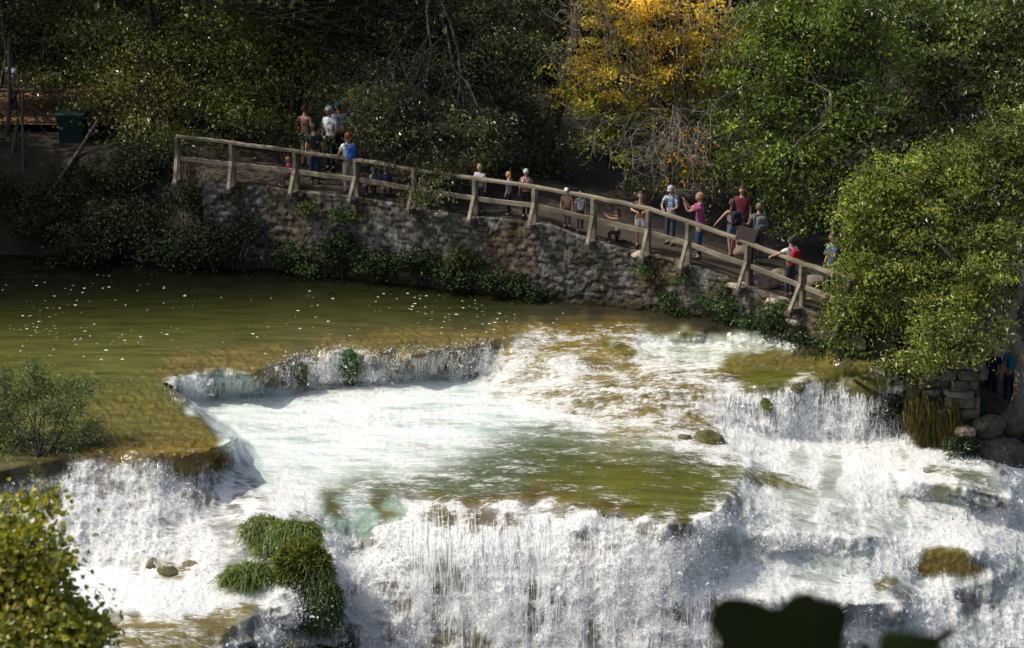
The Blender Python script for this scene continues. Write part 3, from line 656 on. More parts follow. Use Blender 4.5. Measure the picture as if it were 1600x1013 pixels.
def boulder(name, c, r, label, seed, mat=None, col=(.25, .22, .18), group=None, moss=.62, cat='boulder', squash=1.0):
    mb = MB(); mb.ball((0, 0, 0), 1, 40, 26); V = np.concatenate(mb.V)
    n = fbm(V*1.4+seed*7.1, 4, seed)-.5; e, ci = voronoi(V[:, 0]*1.5+seed, V[:, 2]*1.5+V[:, 1], .9, .6, seed)
    V = V*(1+.55*n[:, None])*np.array(r)
    V = V+unit(V)*((fbm(V*5+seed, 3, seed+2)-.5)*.10*min(r))[:, None]
    cc = np.array(col)*(.65+.7*fbm(V*4, 4, seed+9))[:, None]
    k = np.clip((fbm(V*2.2+3, 3, seed+4)-moss)*8+.3*np.clip(V[:, 2:3].ravel()/r[2], -1, 1)*0, 0, .9)[:, None]
    cc = cc*(1-k)+np.array((.07, .07, .02))*k
    o = mesh_np(name, V+np.array(c), [np.concatenate(v) for v in mb.F.values()], mat or M_stone, cols=cc, smooth=True, origin=np.array(c))
    return tag(o, label, cat, group)
q = on_path(1045, 398); boulder('boulder', q+np.array([0, .15, .42]), (.46, .42, .58), 'big rounded boulder standing on the path behind the railing', 3, col=(.19, .155, .11))
q = on_path(1200, 455)
for i, (px, py, r, lb) in enumerate([(1195, 452, .34, 'low pitted rock behind the railing beside the information board'), (1222, 445, .30, 'brown rubble rock at the feet of the person with the red backpack'), (1163, 404, .24, 'small rock beside the shoes of the woman in the white top'),
                                     (1275, 452, .26, 'jagged rock beside the thin pale tree trunk')]):
    q = on_path(px, py); boulder('rock', q+np.array([0, .3, .08]), (r*1.25, r, r*.8), lb, 11+i, col=(.17, .14, .11), cat='rock')
# loose slabs edging the wall top
for i, (px, py, w, lb) in enumerate([(1150, 446, .55, 'flat pale slab on the wall top below the information board'), (1215, 470, .6, 'long flat slab lying under the last railing brace'), (1245, 502, .55, 'tilted tan slab on the bank above the ivy'),
                                     (1000, 398, .45, 'sunlit thin slab on the wall top left of the boulder'), (690, 335, .4, 'chipped pale capstone near the drooping branch')]):
    x = at_y(px, py, 57.5)[0]
    for _ in range(4): c = at_y(px, py, float(yw(x))+.25); x = c[0]
    boulder('slab', c, (w*.5, .26, .09), lb, 31+i, col=(.36, .31, .24), cat='slab', moss=.75)

# stacked-stone pillar at the end of the torrent, with hanging moss
def pillar():
    base = at_z(1478, 705, -2.1); x0, y0 = base[0]-.62, base[1]+.1
    e = empty('stone_pillar', (x0+.75, y0+.5, -2.1), 'layered stone pillar with hanging moss at the edge of the torrent', 'pillar'); e['kind'] = 'thing'
    mb = MB(); z = -2.5; k = 0
    while z < .6:
        h = random.uniform(.13, .40); x = x0+random.uniform(-.12, .10)+(.12 if z < -1.2 else 0); end = x0+1.45+random.uniform(-.1, .12)
        while x < end-.1:
            w = min(random.uniform(.3, 1.1), end-x)
            sb = MB(); sb.ball((0, 0, 0), 1, 20, 13); V = np.concatenate(sb.V)
            V = np.sign(V)*np.abs(V)**.28*np.array([w/2*1.0, .40, h/2*1.0])*(1+.25*(fbm(V*1.3+k*2.1, 2, k+8)-.5))[:, None]
            V = V+unit(V)*((fbm(V*5+k*3.3, 3, k)-.5)*.10+(fbm(V*11+k*1.3, 3, k+5)-.5)*.09)[:, None]
            V = V@np.array(Matrix.Rotation(random.uniform(-.09, .09), 3, 'Y'))
            cc = np.array(random.choice([(.13, .11, .08), (.17, .15, .12), (.09, .08, .06), (.16, .12, .08)]))*(.6+.8*fbm(V*6+k, 3, k+50))[:, None]
            if z < -1.3 and random.random() < .75: cc = np.array((.11, .085, .02))*(.6+.8*fbm(V*6+k, 3, k+50))[:, None]
            mb.add(V+np.array([x+w/2, y0+.35+random.uniform(-.15, .10), z+h/2]), [np.concatenate(v) for v in sb.F.values()], cc)
            x += w; k += 1
        z += h*.97
    mb.build('stonework', M_stone, e, smooth=True)
    # moss tufts hanging down the stones
    n = 2600; a = np.stack([x0+rng.uniform(-.25, 1.2, n), y0-.02+rng.uniform(-.2, .05, n), rng.uniform(-1.95, -.75, n)], 1)
    a[:, 0] -= .25*np.clip((a[:, 2]+1.2), -1, .4); a = np.concatenate([a, a+rng.normal(0, .15, a.shape)*np.array([1, .3, 1])]); keep = fbm(a*np.array([2.2, 1, 1.2]), 3, 71) > .46+.20*np.clip(a[:, 2]+1.2, -1, 1)+.12*np.clip(a[:, 0]-x0-.5, 0, 1); a = a[keep]
    V, F, c = blades(a, np.array([0, -.35, -1.0]), .28, .018, [(.16, .10, .012), (.12, .11, .018), (.09, .085, .015)], spread=.3)
    mesh_np('hanging_moss', V, F, M_grass, e, cols=c)
    return e
def blades(base, direc, length, width, pal, spread=.35, droop=.5, seg=3):
    """narrow curved blades growing from base points"""
    n = len(base); d = unit(np.broadcast_to(direc, (n, 3))+rng.normal(0, spread, (n, 3))); L_ = length*rng.uniform(.5, 1.25, n)
    side = unit(np.cross(d, rng.normal(0, 1, (n, 3)))); rows = []
    for i in range(seg+1):
        t = i/seg; p = base+d*(L_*t)[:, None]; p[:, 2] -= droop*L_*t*t
        w = width*(1-t)**.7*np.ones(n)*.5+.001
        rows.append(np.stack([p-side*w[:, None], p+side*w[:, None]], 1))
    V = np.stack(rows, 1).reshape(-1, 3); k = np.arange(n)[:, None]*(2*(seg+1))+np.arange(seg)[None]*2
    F = np.stack([k, k+1, k+3, k+2], -1).reshape(-1, 4)
    pal = np.array(pal); c = pal[rng.integers(0, len(pal), n)]*rng.uniform(.6, 1.35, n)[:, None]
    return V, [F], np.repeat(c, 2*(seg+1), 0)
pillar()
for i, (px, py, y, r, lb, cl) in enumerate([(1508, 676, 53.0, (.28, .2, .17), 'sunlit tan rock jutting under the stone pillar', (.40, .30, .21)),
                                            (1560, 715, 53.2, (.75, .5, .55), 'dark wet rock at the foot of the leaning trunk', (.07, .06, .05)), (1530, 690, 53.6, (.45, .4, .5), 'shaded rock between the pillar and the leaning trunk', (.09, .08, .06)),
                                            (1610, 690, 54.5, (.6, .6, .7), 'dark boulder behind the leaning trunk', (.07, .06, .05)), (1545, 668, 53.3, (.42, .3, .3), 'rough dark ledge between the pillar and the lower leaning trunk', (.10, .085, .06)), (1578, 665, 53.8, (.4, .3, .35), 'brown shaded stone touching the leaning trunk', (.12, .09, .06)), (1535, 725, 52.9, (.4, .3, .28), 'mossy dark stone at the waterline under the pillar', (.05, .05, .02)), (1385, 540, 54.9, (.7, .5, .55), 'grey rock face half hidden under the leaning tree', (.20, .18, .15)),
                                            (1430, 610, 53.9, (.3, .4, .6), 'mossy wet rock beside the thin side spout', (.06, .055, .02)), (1455, 500, 55.6, (.5, .4, .45), 'pale limestone block behind the leaves of the leaning tree', (.30, .27, .22))]):
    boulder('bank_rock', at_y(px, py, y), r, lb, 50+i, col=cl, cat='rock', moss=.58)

# ---------------------------------------------------------------- wooden railing
def rail_fence():
    top = [(276, 213), (362, 223), (462, 236), (557, 250), (648, 265), (743, 279), (836, 292), (928, 308), (1014, 326), (1077, 347), (1170, 380), (1256, 413), (1330, 436)]
    e = empty('wooden_railing', (0, float(yw(0))+.3, float(zp(0))), 'long weathered timber railing with splayed braces along the stone wall', 'railing'); e['kind'] = 'thing'
    P = []
    for px, py in top:
        x = at_y(px, py, 58)[0]
        for _ in range(6): q = at_y(px, py, float(yw(x))+.34); x = q[0]
        P.append(q)
    P = np.array(P); base = P.copy(); base[:, 2] = zp(P[:, 0])-.02
    print('rail heights', np.round(P[:, 2]-base[:, 2], 2))
    for i, (p, b) in enumerate(zip(P, base)):
        t = unit(P[min(i+1, len(P)-1)]-P[max(i-1, 0)]); nrm = np.array([t[1], -t[0], 0]); nrm = unit(nrm)     # towards the river
        if nrm[1] > 0: nrm = -nrm
        h = p[2]-b[2]
        mb = MB(); mb.beam(b+np.array([0, .02, -.1]), p+np.array([random.uniform(-.03, .03), .02, -.03]), .13, .13, up=nrm, wob=.012); mb.build('post', M_wood, e)
        # brace: upright against the post at the top, then kicking out over the wall
        k1 = p+nrm*.105+np.array([0, 0, -.02]); k2 = p+nrm*.115+np.array([0, 0, -.42*h]); k3 = b+nrm*.52+np.array([0, 0, .02])
        mb = MB(); mb.beam(k1, k2, .10, .075, up=nrm); mb.beam(k2+unit(k2-k3)*.03, k3, .10, .075, up=nrm); mb.build('brace', M_wood, e)
        mb = MB(); mb.beam(b-nrm*.12+np.array([0, 0, -.02]), b+nrm*.62+np.array([0, 0, -.035]), .17, .12, wob=.008); mb.build('sleeper', M_wood_dark, e)
    for i in range(len(P)-1):
        a, b = P[i], P[i+1]; t = unit(b-a)
        mb = MB(); mb.beam(a-t*.02, b-t*.025, .17, .075, wob=.015); mb.build('handrail', M_wood, e)
        ha, hb = a[2]-base[i, 2], b[2]-base[i+1, 2]
        sh = np.array([.0, -.085, 0]); lo = .50
        a2 = a+sh-np.array([0, 0, ha*lo]); b2 = b+sh-np.array([0, 0, hb*lo])
        mb = MB(); mb.beam(a2+t*.08, b2-t*.08, .055, .13, wob=.012); mb.build('mid_rail', M_wood, e)
    return P, base
RAIL, RBASE = rail_fence()

# brown information board fixed to the eleventh post
def info_board():
    p = RAIL[10]; e = empty('information_board', RBASE[10]+np.array([.03, -.02, 0]), 'brown sloping information board on a post at the railing', 'board')
    c = p+np.array([-.05, .10, .20])
    mb = MB(); mb.beam(RBASE[10]+np.array([.1, .14, -.1]), p+np.array([.1, .14, .14]), .09, .09, up=(0, 1, 0)); mb.build('stand', mat_brown, e)
    u = unit(np.array([.80, -.30, -.16])); v = unit(np.array([.24, .35, .62])); v = unit(v-u*(v@u))
    mb = MB(); mb.beam(c-u*.25, c+u*.25, .38, .035, up=np.cross(u, v)); mb.build('panel', mat_brown, e)
mat_brown = mat_surf('painted_brown_board', (.022, .008, .005), .5, 8, .15, .1)
info_board()

# ---------------------------------------------------------------- far left: railed walkway, bin, fallen pole
def far_rail():
    e = empty('timber_barrier', at_z(45, 208, 2.72), 'dark timber barrier with crossed bracing in front of the red walkway', 'railing'); e['kind'] = 'thing'
    y = 67.9; f = lambda px, py: at_y(px, py, y)
    for px in (-40, 14, 35, 94):
        MB().beam(f(px, 250), f(px, 138), .10, .10, up=(0, 1, 0)).build('post', M_wood_dark, e)
    MB().beam(f(-60, 141)+np.array([0, -.09, 0]), f(96, 140)+np.array([0, -.09, 0]), .10, .08).build('handrail', M_wood_dark, e)
    MB().beam(f(-60, 180)+np.array([0, -.09, 0]), f(96, 179)+np.array([0, -.09, 0]), .07, .09).build('mid_rail', M_wood_dark, e)
    for a, b in (((40, 156), (92, 197)), ((36, 150), (76, 210))):
        MB().beam(f(*a)+np.array([0, -.17, 0]), f(*b)+np.array([0, -.17, 0]), .06, .06, up=(0, 1, 0)).build('brace', M_wood_dark, e)
    MB().beam(f(-60, 210)+np.array([0, -.02, 0]), f(98, 208)+np.array([0, -.02, 0]), .3, .10).build('edge_beam', M_wood, e)
far_rail()
def bin_():
    m = mat_surf('green_plastic', (.006, .024, .021), .5, 5, .15, 0)
    b = at_y(116, 252, 66.9); e = empty('waste_bin', b, 'dark green lidded bin at the end of the barrier', 'bin')
    s = 1/ppm(66.9); w, h = 40*s, 72*s
    mb = MB(); V = []
    for z, k in ((0, .80), (h*.3, .87), (h*.9, .98), (h, 1.0)):
        V += [b+np.array([x*w/2*k, y*w*.42*k, z]) for x, y in ((-1, -1), (1, -1), (1, 1), (-1, 1))]
    F = [[i*4+j, i*4+(j+1) % 4, i*4+4+(j+1) % 4, i*4+4+j] for i in range(3) for j in range(4)]+[[3, 2, 1, 0], [12, 13, 14, 15]]
    mb.add(V, [F]); mb.build('container', m, e)
    mb = MB(); mb.beam(b+np.array([-w*.56, 0, h+.05]), b+np.array([w*.56, 0, h+.05]), w*.95, .10); mb.build('lid', m, e)
    mb = MB(); mb.tube([b+np.array([-w*.4, -.45*w, h+.02]), b+np.array([w*.4, -.45*w, h+.02])], .02); mb.build('handle', m, e)
bin_()
for pts, r, lb, nm, ct in [([(152, 190, 66.2), (110, 260, 65.0), (58, 330, 63.6)], .075, 'bare fallen pole leaning down the left bank', 'fallen_pole', 'pole'),
                           ([(35, 140, 66.0), (36, 230, 65.4), (37, 330, 64.5)], .05, 'thin upright sapling trunk below the timber barrier', 'sapling', 'tree'), ([(28, 185, 66.2), (20, 240, 65.6), (8, 300, 65.0)], .06, 'crooked thin sapling left of the upright sapling', 'sapling', 'tree'),
                           ([(14, 60, 66.4), (16, 140, 66.2), (12, 210, 66.0)], .07, 'slender dark trunk in front of the man on the walkway', 'sapling', 'tree')]:
    P = np.array([at_y(*p) for p in pts]); P = np.array([P[0]*(1-t)**2+2*P[1]*t*(1-t)+P[2]*t*t for t in np.linspace(0, 1, 9)])
    mb = MB(); mb.tube(P, np.linspace(r*.7, r, 9), 8)
    tag(mb.build(nm, M_bark, smooth=True, origin=P[-1]), lb, ct)
# ---------------------------------------------------------------- vegetation
DENS = 75
def leaves(C, N_, size, aspect, pal, jit=.36, fold=.18):
    """one folded diamond per leaf: centres C, facing N_"""
    n = len(C); N_ = unit(N_); t = unit(np.cross(N_, rng.normal(0, 1, (n, 3)))); b = np.cross(N_, t)
    s = (size*rng.uniform(.6, 1.35, n))[:, None]; w = s*aspect
    V = np.stack([C-t*s*.5, C+b*w*.5+N_*s*fold-t*s*.05, C+t*s*.5-N_*s*.06, C-b*w*.5+N_*s*fold-t*s*.05], 1).reshape(-1, 3)
    F = np.arange(n*4).reshape(n, 4)
    pal = np.asarray(pal); c = pal[rng.integers(0, len(pal), n)]*rng.uniform(1-jit*1.4, 1+jit*1.6, n)[:, None]
    return V, F, np.repeat(c, 4, 0)
def crown(blobs, size, aspect, pal, dens, clump=.32, per=46, droop=.0, pal_fn=None, shell=.35, flat=.6):
    """blobs: (centre, radii). Leaf clumps spread through each blob; returns leaf arrays and clump centres"""
    Cs, Ns, cl, pid = [], [], [], []
    for (c, r) in blobs:
        c = np.array(c); r = np.array(r); vol = (r[0]*r[2]+r[0]*r[1]+r[1]*r[2])/3
        k = max(4, int(dens*vol*DENS)); d = unit(rng.normal(0, 1, (k, 3))); rad = shell+(1.05-shell)*rng.random(k)**.6
        cc = c+d*r*rad[:, None]; cl.append(cc)
        for q, dd in zip(cc, d):
            m = int(per*rng.uniform(.35, 1.6)); o = rng.normal(0, 1, (m, 3))*clump*rng.uniform(.6, 1.4)*np.array([1, 1, flat])
            o[:, 2] -= droop*np.hypot(o[:, 0], o[:, 1])
            Cs.append(q+o); Ns.append(unit(rng.normal(0, .62, (m, 3))+dd*.75+np.array([0, 0, .45])))
            pid.append(np.full(m, rng.random()))
    print("leaves", sum(len(q) for q in Cs), len(cl) and sum(len(q) for q in cl))
    return np.concatenate(Cs), np.concatenate(Ns), np.concatenate(cl), np.concatenate(pid)
def limb(mb, a, b, r0, r1, n=7, wob=.12, sides=6, sag=0.0):
    a = np.array(a, float); b = np.array(b, float); L_ = np.linalg.norm(b-a); t = np.linspace(0, 1, n)[:, None]
    P = a+(b-a)*t+np.cumsum(rng.normal(0, wob*L_/n*.5, (n, 3)), 0)*np.sin(math.pi*t); P[:, 2] += (-sag*4*t*(1-t)).ravel()*L_
    mb.tube(P, np.linspace(r0, r1, n), sides, cap=False); return P
def px_blob(px, py, y, rx, ry, deep=.8):
    s = ppm(y); return (at_y(px, py, y), (rx/s, max(.35, deep*rx/s), ry/s))
def tree(name, foot, blobs, label, size=.11, aspect=.5, pal=((.05, .08, .02),), dens=1.0, leaf_m=None, bark=None, trunk_r=.16, extra=(), twigs=.35, cat='tree', group=None,
         clump=.32, per=46, droop=.1, trunk_to=None, fork=True, bend=None, pal_fn=None, bare=0, bare_m=None, limbs=True, esize=.2, flat=.42):
    foot = np.array(foot, float); e = empty(name, foot, label, cat, group)
    C, N_, cl, pid = crown(blobs, size, aspect, pal, dens, clump, per, droop, flat=flat)
    V, F, c = leaves(C, N_, size, aspect, pal)
    if pal_fn is not None: c = np.repeat(pal_fn(C, pid), 4, 0)*rng.uniform(.65, 1.4, len(C)).repeat(4)[:, None]
    c = c*np.repeat(.5+1.1*pid**2, 4)[:, None]*np.repeat(.45+1.1*fbm(C*.8, 2, 6), 4)[:, None]                           # some sprays of leaves are paler than others
    VV, FF, CC = [V], [F], [c]
    if extra:                                                        # unseen upper crown above the picture; on drooping_tree a canopy added for shade
        C2, N2, _, _ = crown(extra, esize, aspect, pal, .14, .6, 26, .1)
        V2, F2, c2 = leaves(C2, N2, esize, .7, pal); VV.append(V2); FF.append(F2+len(V)); CC.append(c2)
    mesh_np('crown', np.concatenate(VV), [np.concatenate(FF)], leaf_m or M_leaf, e, cols=np.concatenate(CC))
    mb = MB()
    ctr = np.mean([b[0] for b in list(blobs)+list(extra)], 0)
    tip = np.array(trunk_to if trunk_to is not None else ctr)
    mid = (foot+tip)/2+(np.array(bend) if bend is not None else rng.normal(0, .12, 3))
    t = np.linspace(0, 1, 14)[:, None]; P = foot*(1-t)**2+2*mid*t*(1-t)+tip*t*t; P += np.cumsum(rng.normal(0, .02, P.shape), 0)
    mb.tube(P, np.linspace(trunk_r, trunk_r*.45, 14)*(1+.5*np.exp(-np.arange(14)*.9)), 9)
    if limbs:
        for (bc, br) in list(blobs)+list(extra):
            k = rng.integers(5, 14); L1 = limb(mb, P[k], bc, trunk_r*.34, trunk_r*.10, 8, .45)
            near = cl[np.argsort(np.linalg.norm((cl-np.array(bc))/np.array(br), axis=1))[:max(4, int(len(cl)/len(blobs)))]]
            for q in near:
                if rng.random() < twigs: limb(mb, L1[rng.integers(3, 8)], q, .013, .005, 5, .5, 4)
    mb.build('trunk', bark or M_bark, e, smooth=True)
    if bare:
        mb = MB(); bare(mb); mb.build('bare_branch', bare_m or M_twig, e)
    return e
def up_blobs(x, y, z0, z1, r): return [((x+rng.normal(0, .5), y+rng.normal(0, .5), z+.8), (r*rng.uniform(.8, 1.1), r*rng.uniform(.8, 1.1), 1.5)) for z in np.arange(z0, z1, 1.7)]
def gpt(x, y): return np.array([x, y, float(ground_z(x, y-yw(x)))-.05])
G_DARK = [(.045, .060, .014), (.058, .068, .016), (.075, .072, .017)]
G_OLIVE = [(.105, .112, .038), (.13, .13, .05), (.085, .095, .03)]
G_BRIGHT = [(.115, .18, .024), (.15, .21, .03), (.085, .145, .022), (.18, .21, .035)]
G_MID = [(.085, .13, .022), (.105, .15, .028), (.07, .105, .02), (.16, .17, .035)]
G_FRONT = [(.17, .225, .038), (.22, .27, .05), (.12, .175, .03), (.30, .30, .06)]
B = px_blob
# the drooping olive-grey tree over the railing
tree('drooping_tree', gpt(-2.2, 66.4), [B(572, 185, 62.4, 26, 34), B(585, 150, 62.8, 40, 26), B(640, 30, 66, 110, 60), B(590, 110, 65, 75, 45), B(690, 120, 64.6, 105, 60), B(640, 185, 62.4, 85, 42), B(700, 210, 61.6, 74, 44), B(630, 170, 62.0, 60, 40), B(760, 200, 62.2, 46, 40), B(735, 250, 61.2, 26, 18), B(690, 258, 60.6, 34, 24), B(668, 296, 59.9, 22, 18),
     B(780, 90, 65.5, 80, 70), B(800, 180, 65.5, 60, 50), B(740, 10, 67, 110, 50), B(600, 205, 61.6, 40, 22), B(612, 222, 61.6, 28, 14), B(648, 246, 61.0, 30, 14)],
     'dark olive tree drooping its branches over the railing', .125, .42, G_OLIVE, .8, M_leaf_dull, extra=[((x_, y_, 8.9), (1.8, 1.6, .9)) for x_, y_ in ((-10, 64), (-7.5, 63.2), (-5, 63.5), (-3.2, 62.8), (-9, 66), (-4, 66), (-12, 65), (-6, 61.6), (-9, 62), (-12, 62.4))], trunk_r=.17, clump=.27, per=52, droop=.35, trunk_to=at_y(670, -40, 65.5))  # extra: unseen canopy added above the view to shade the path
tree('leafy_tree', gpt(-6.1, 67.6), [B(460, 50, 67.5, 95, 60), B(410, 115, 67.5, 75, 42), B(500, 125, 67, 45, 40), B(350, 55, 68.5, 80, 55), B(385, 165, 66.8, 65, 22), B(520, 30, 68, 60, 60), B(330, 160, 67, 50, 22), B(440, 170, 67.6, 30, 20)],
     'dark green tree with a forked trunk behind the bare-backed person', .12, .5, [(.20, .235, .04), (.27, .27, .05), (.14, .175, .03)], 1.0, M_leaf_dull, extra=up_blobs(-6.3, 68, 8, 14, 3.0), trunk_r=.13, trunk_to=at_y(470, 40, 67.5), bend=(-.3, 0, 0), droop=.2)
tree('leafy_tree', gpt(-10.3, 68.5), [B(245, 70, 69, 85, 50), B(200, 130, 68, 80, 38), B(285, 140, 67.4, 60, 35), B(150, 60, 70, 80, 50), B(225, 195, 66.4, 55, 22), B(300, 30, 70, 70, 50), B(140, 170, 67.5, 40, 20)],
     'shaded tree overhanging the dark green bin', .12, .5, [(.15, .175, .036), (.20, .20, .045), (.17, .155, .038)], .95, M_leaf_dull, extra=up_blobs(-10.5, 69, 8, 14, 3.2), trunk_r=.16, droop=.2)
tree('leafy_tree', gpt(-16.6, 69.5), [B(40, 45, 71, 90, 50), B(70, 95, 70, 70, 30), B(-40, 60, 70, 80, 60), B(110, 20, 71, 70, 45), B(85, 125, 68.6, 55, 16), B(-10, 190, 66.6, 25, 18)],
     'shaded tree above the man on the red walkway', .12, .5, [(.13, .15, .03), (.17, .17, .04)], .9, M_leaf_dull, extra=up_blobs(-16, 70, 8, 14, 3.4), trunk_r=.18, droop=.2)
# yellow autumn tree with bare hanging twigs
def yel(C, pid):
    a = np.array([(.60, .42, .07), (.68, .52, .09), (.52, .44, .08), (.24, .26, .03)]); g = np.clip((-C[:, 2]+5.1+1.2*(pid-.5)+.25*(4.0-C[:, 0]))*.8, 0, 1)
    k = np.where(pid*.85+g*.8 > .82, 3, np.minimum((pid*7 % 3).astype(int), 2)); return a[k]*(.75+.5*fbm(C*1.1, 2, 4))[:, None]
def hanging(mb):
    root = at_y(1062, 190, 63.4)
    for i in range(70):
        px, py = random.choice([(1060, 290), (1000, 270), (960, 225), (1085, 270), (1030, 300), (1100, 265), (985, 250), (1050, 260), (945, 245), (1020, 235), (1075, 235)])
        a = root+rng.normal(0, .5, 3)*np.array([1.3, 1, .5]); b = at_y(px+random.gauss(0, 22), py+random.gauss(0, 16), 60.8+random.gauss(0, .5))
        P = limb(mb, a, b, .013, .004, 9, .7, 4, sag=random.uniform(-.25, .12))
        for _ in range(5):
            k = random.randint(3, 8); q = P[k]+np.array([random.gauss(0, .35), random.gauss(0, .2), -abs(random.gauss(.15, .25))]); limb(mb, P[k], q, .007, .003, 5, .6, 3)
    for i in range(150):   # bare shoots standing through the crown
        px, py = random.uniform(890, 1150), random.uniform(10, 190); y = random.uniform(62.6, 64)
        a = at_y(px, py, y); b = a+np.array([(px-1050)/130*.6+random.gauss(0, .25), random.gauss(0, .25), random.uniform(.5, 1.3)])
        P = limb(mb, a, b, .015, .005, 6, .35, 4)
        for _ in range(2): limb(mb, P[random.randint(1, 4)], P[4]+rng.normal(0, .3, 3), .009, .004, 4, .5, 3)
tree('autumn_tree', gpt(4.6, 65.4), [B(960, 50, 64, 70, 48), B(1030, 40, 64, 75, 55), B(900, 115, 63.2, 42, 34), B(975, 120, 63.4, 75, 45), B(1075, 110, 64, 75, 50), B(1120, 40, 64.4, 65, 50), B(1000, -10, 64.5, 90, 40), B(925, 165, 63, 48, 22), B(1010, 175, 63.4, 55, 22), B(1095, 180, 63.6, 50, 22), B(955, 210, 63, 36, 15), B(880, 150, 63, 22, 26), B(935, 222, 63.5, 26, 14), B(985, 245, 62.4, 30, 16), B(1055, 235, 62.4, 30, 20), B(1085, 270, 61.8, 20, 14)],
     'golden yellow autumn tree with bare twigs hanging over the railing', .13, .5, [(.5, .3, .02)], .50, M_yellow, M_bark, .15, clump=.24, per=34, droop=.0, trunk_to=at_y(1050, 40, 64), pal_fn=yel, bare=hanging, twigs=.5)
def stragglers():   # last yellow leaves on the hanging twigs belong to the yellow tree
    C = np.array([at_y(random.choice([1045, 1060, 1075, 1095])+random.gauss(0, 12), random.uniform(200, 300), 61.0+random.gauss(0, .3)) for _ in range(130)])
    V, F, c = leaves(C, rng.normal(0, 1, C.shape)+np.array([0, -.3, .5]), .11, .5, [(.5, .26, .02), (.55, .33, .03)]); mesh_np('hanging_foliage', V, [F], M_yellow, bpy.data.objects['autumn_tree'], cols=c)
stragglers()
# bright green tree
tree('green_tree', gpt(8.75, 61.2), [B(1180, 110, 62.4, 70, 60), B(1255, 55, 63, 85, 60), B(1335, 70, 63, 80, 60), B(1190, 190, 61.8, 72, 40), B(1275, 170, 62, 85, 50), B(1180, 245, 61.4, 62, 32), B(1245, 255, 61.2, 72, 42), B(1300, 250, 61.2, 60, 45), B(1255, 320, 60.6, 55, 32), B(1205, 300, 60.8, 40, 22), B(1350, 170, 62, 60, 60), B(1290, 335, 60.4, 34, 26), B(1140, 165, 62.6, 30, 22), B(1300, 5, 63, 110, 40), B(1210, 25, 63.4, 60, 40)],
     'bright green leafy tree with thin twin trunks at the railing', .155, .42, G_BRIGHT, .46, M_leaf, M_bark_pale, .10, clump=.30, per=46, droop=.3, trunk_to=at_y(1290, 150, 61.8), bend=(-.1, 0, 0))
mb = MB(); limb(mb, gpt(8.95, 60.9), at_y(1302, 300, 60.9), .055, .04, 9, .12, 7); tag(mb.build('sapling', M_bark_pale, smooth=True, origin=gpt(8.95, 60.9)), 'thin pale trunk standing close beside the bright green tree', 'tree')
# darker green trees behind on the right
tree('shady_tree', gpt(11.5, 64.5), [B(1420, 40, 65, 60, 50), B(1480, 90, 64.5, 70, 50), B(1560, 50, 65, 75, 60), B(1440, 150, 64, 55, 40), B(1530, 150, 64, 60, 40), B(1590, 120, 64, 60, 60), B(1500, 10, 66, 80, 40), B(1640, 40, 65, 60, 60), B(1480, 200, 63.5, 50, 22)],
     'green tree with bare grey twigs behind the leaning tree', .155, .5, G_MID, .5, M_leaf, M_bark_pale, .15, clump=.28, per=40, droop=.15, twigs=.8)
tree('shady_tree', gpt(13.5, 61), [B(1400, 215, 61.5, 65, 40), B(1470, 225, 61.5, 60, 30), B(1360, 260, 60.5, 40, 40), B(1540, 205, 62, 45, 30), B(1600, 330, 60, 60, 80), B(1640, 200, 62, 60, 60), B(1560, 420, 59.5, 50, 60)],
     'dark low-branched tree in the gap above the leaning tree', .15, .5, G_DARK+G_MID[2:3], .6, M_leaf, M_bark_pale, .13, clump=.28, per=40, droop=.15, twigs=.7)
# leaning tree in front of the railing
ft = at_z(1585, 735, -2.1); ft[1] = 54.2; ft = at_y(1585, 735, 54.2)
e = tree('leaning_tree', ft, [B(1400, 285, 56.6, 70, 45), B(1470, 262, 56.6, 60, 38), B(1545, 250, 56.5, 65, 50), B(1375, 350, 56.2, 58, 42), B(1440, 350, 56, 70, 48), B(1360, 420, 55.8, 45, 40), B(1420, 430, 55.6, 58, 40), B(1350, 480, 54.9, 45, 36), B(1400, 500, 55.2, 62, 40), B(1455, 545, 54.8, 40, 26), B(1500, 300, 56.2, 60, 50), B(1580, 290, 56.2, 50, 60), B(1590, 200, 57, 45, 45), B(1460, 480, 55, 45, 42), B(1330, 530, 55.2, 30, 22), B(1390, 555, 54.8, 40, 18), B(1530, 370, 55.8, 50, 40), B(1320, 500, 55.6, 26, 18), B(1335, 455, 55.7, 30, 30), B(1480, 420, 55.4, 50, 40), B(1500, 540, 54.6, 34, 22), B(1425, 520, 55, 50, 34), B(1350, 545, 54.9, 40, 28), B(1415, 572, 53.6, 44, 18), B(1445, 556, 52.8, 42, 24), B(1495, 545, 52.8, 42, 22), B(1535, 515, 53.1, 42, 30), B(1470, 520, 53.4, 50, 32), B(1540, 440, 54.3, 45, 44), B(1505, 475, 54.0, 40, 34), B(1315, 545, 55.2, 22, 18), B(1560, 385, 54.8, 40, 40), B(1326, 470, 54.7, 26, 40), B(1345, 425, 54.9, 36, 36), B(1335, 520, 54.5, 30, 26), B(1345, 330, 56.5, 34, 34), B(1360, 300, 56.6, 40, 28), B(1325, 390, 56.3, 22, 24), B(1312, 500, 54.7, 18, 20)],
     'leaning tree with small bright leaves and a pale crooked trunk at the torrent', .125, .42, G_FRONT, .75, M_leaf, M_bark_pale, .21, clump=.22, per=60, droop=.12, trunk_to=at_y(1592, 430, 55.2), bend=(.0, 0, 0), limbs=False)
mb = MB()
P = np.array([at_y(*p) for p in [(1568, 742, 54.0), (1575, 690, 54.1), (1595, 615, 54.3), (1598, 560, 54.5), (1578, 520, 54.8), (1580, 490, 55.0), (1600, 440, 55.2), (1590, 360, 55.6)]])
mb.tube(P, [.30, .24, .19, .18, .17, .13, .11, .06], 10)
J = P[4]
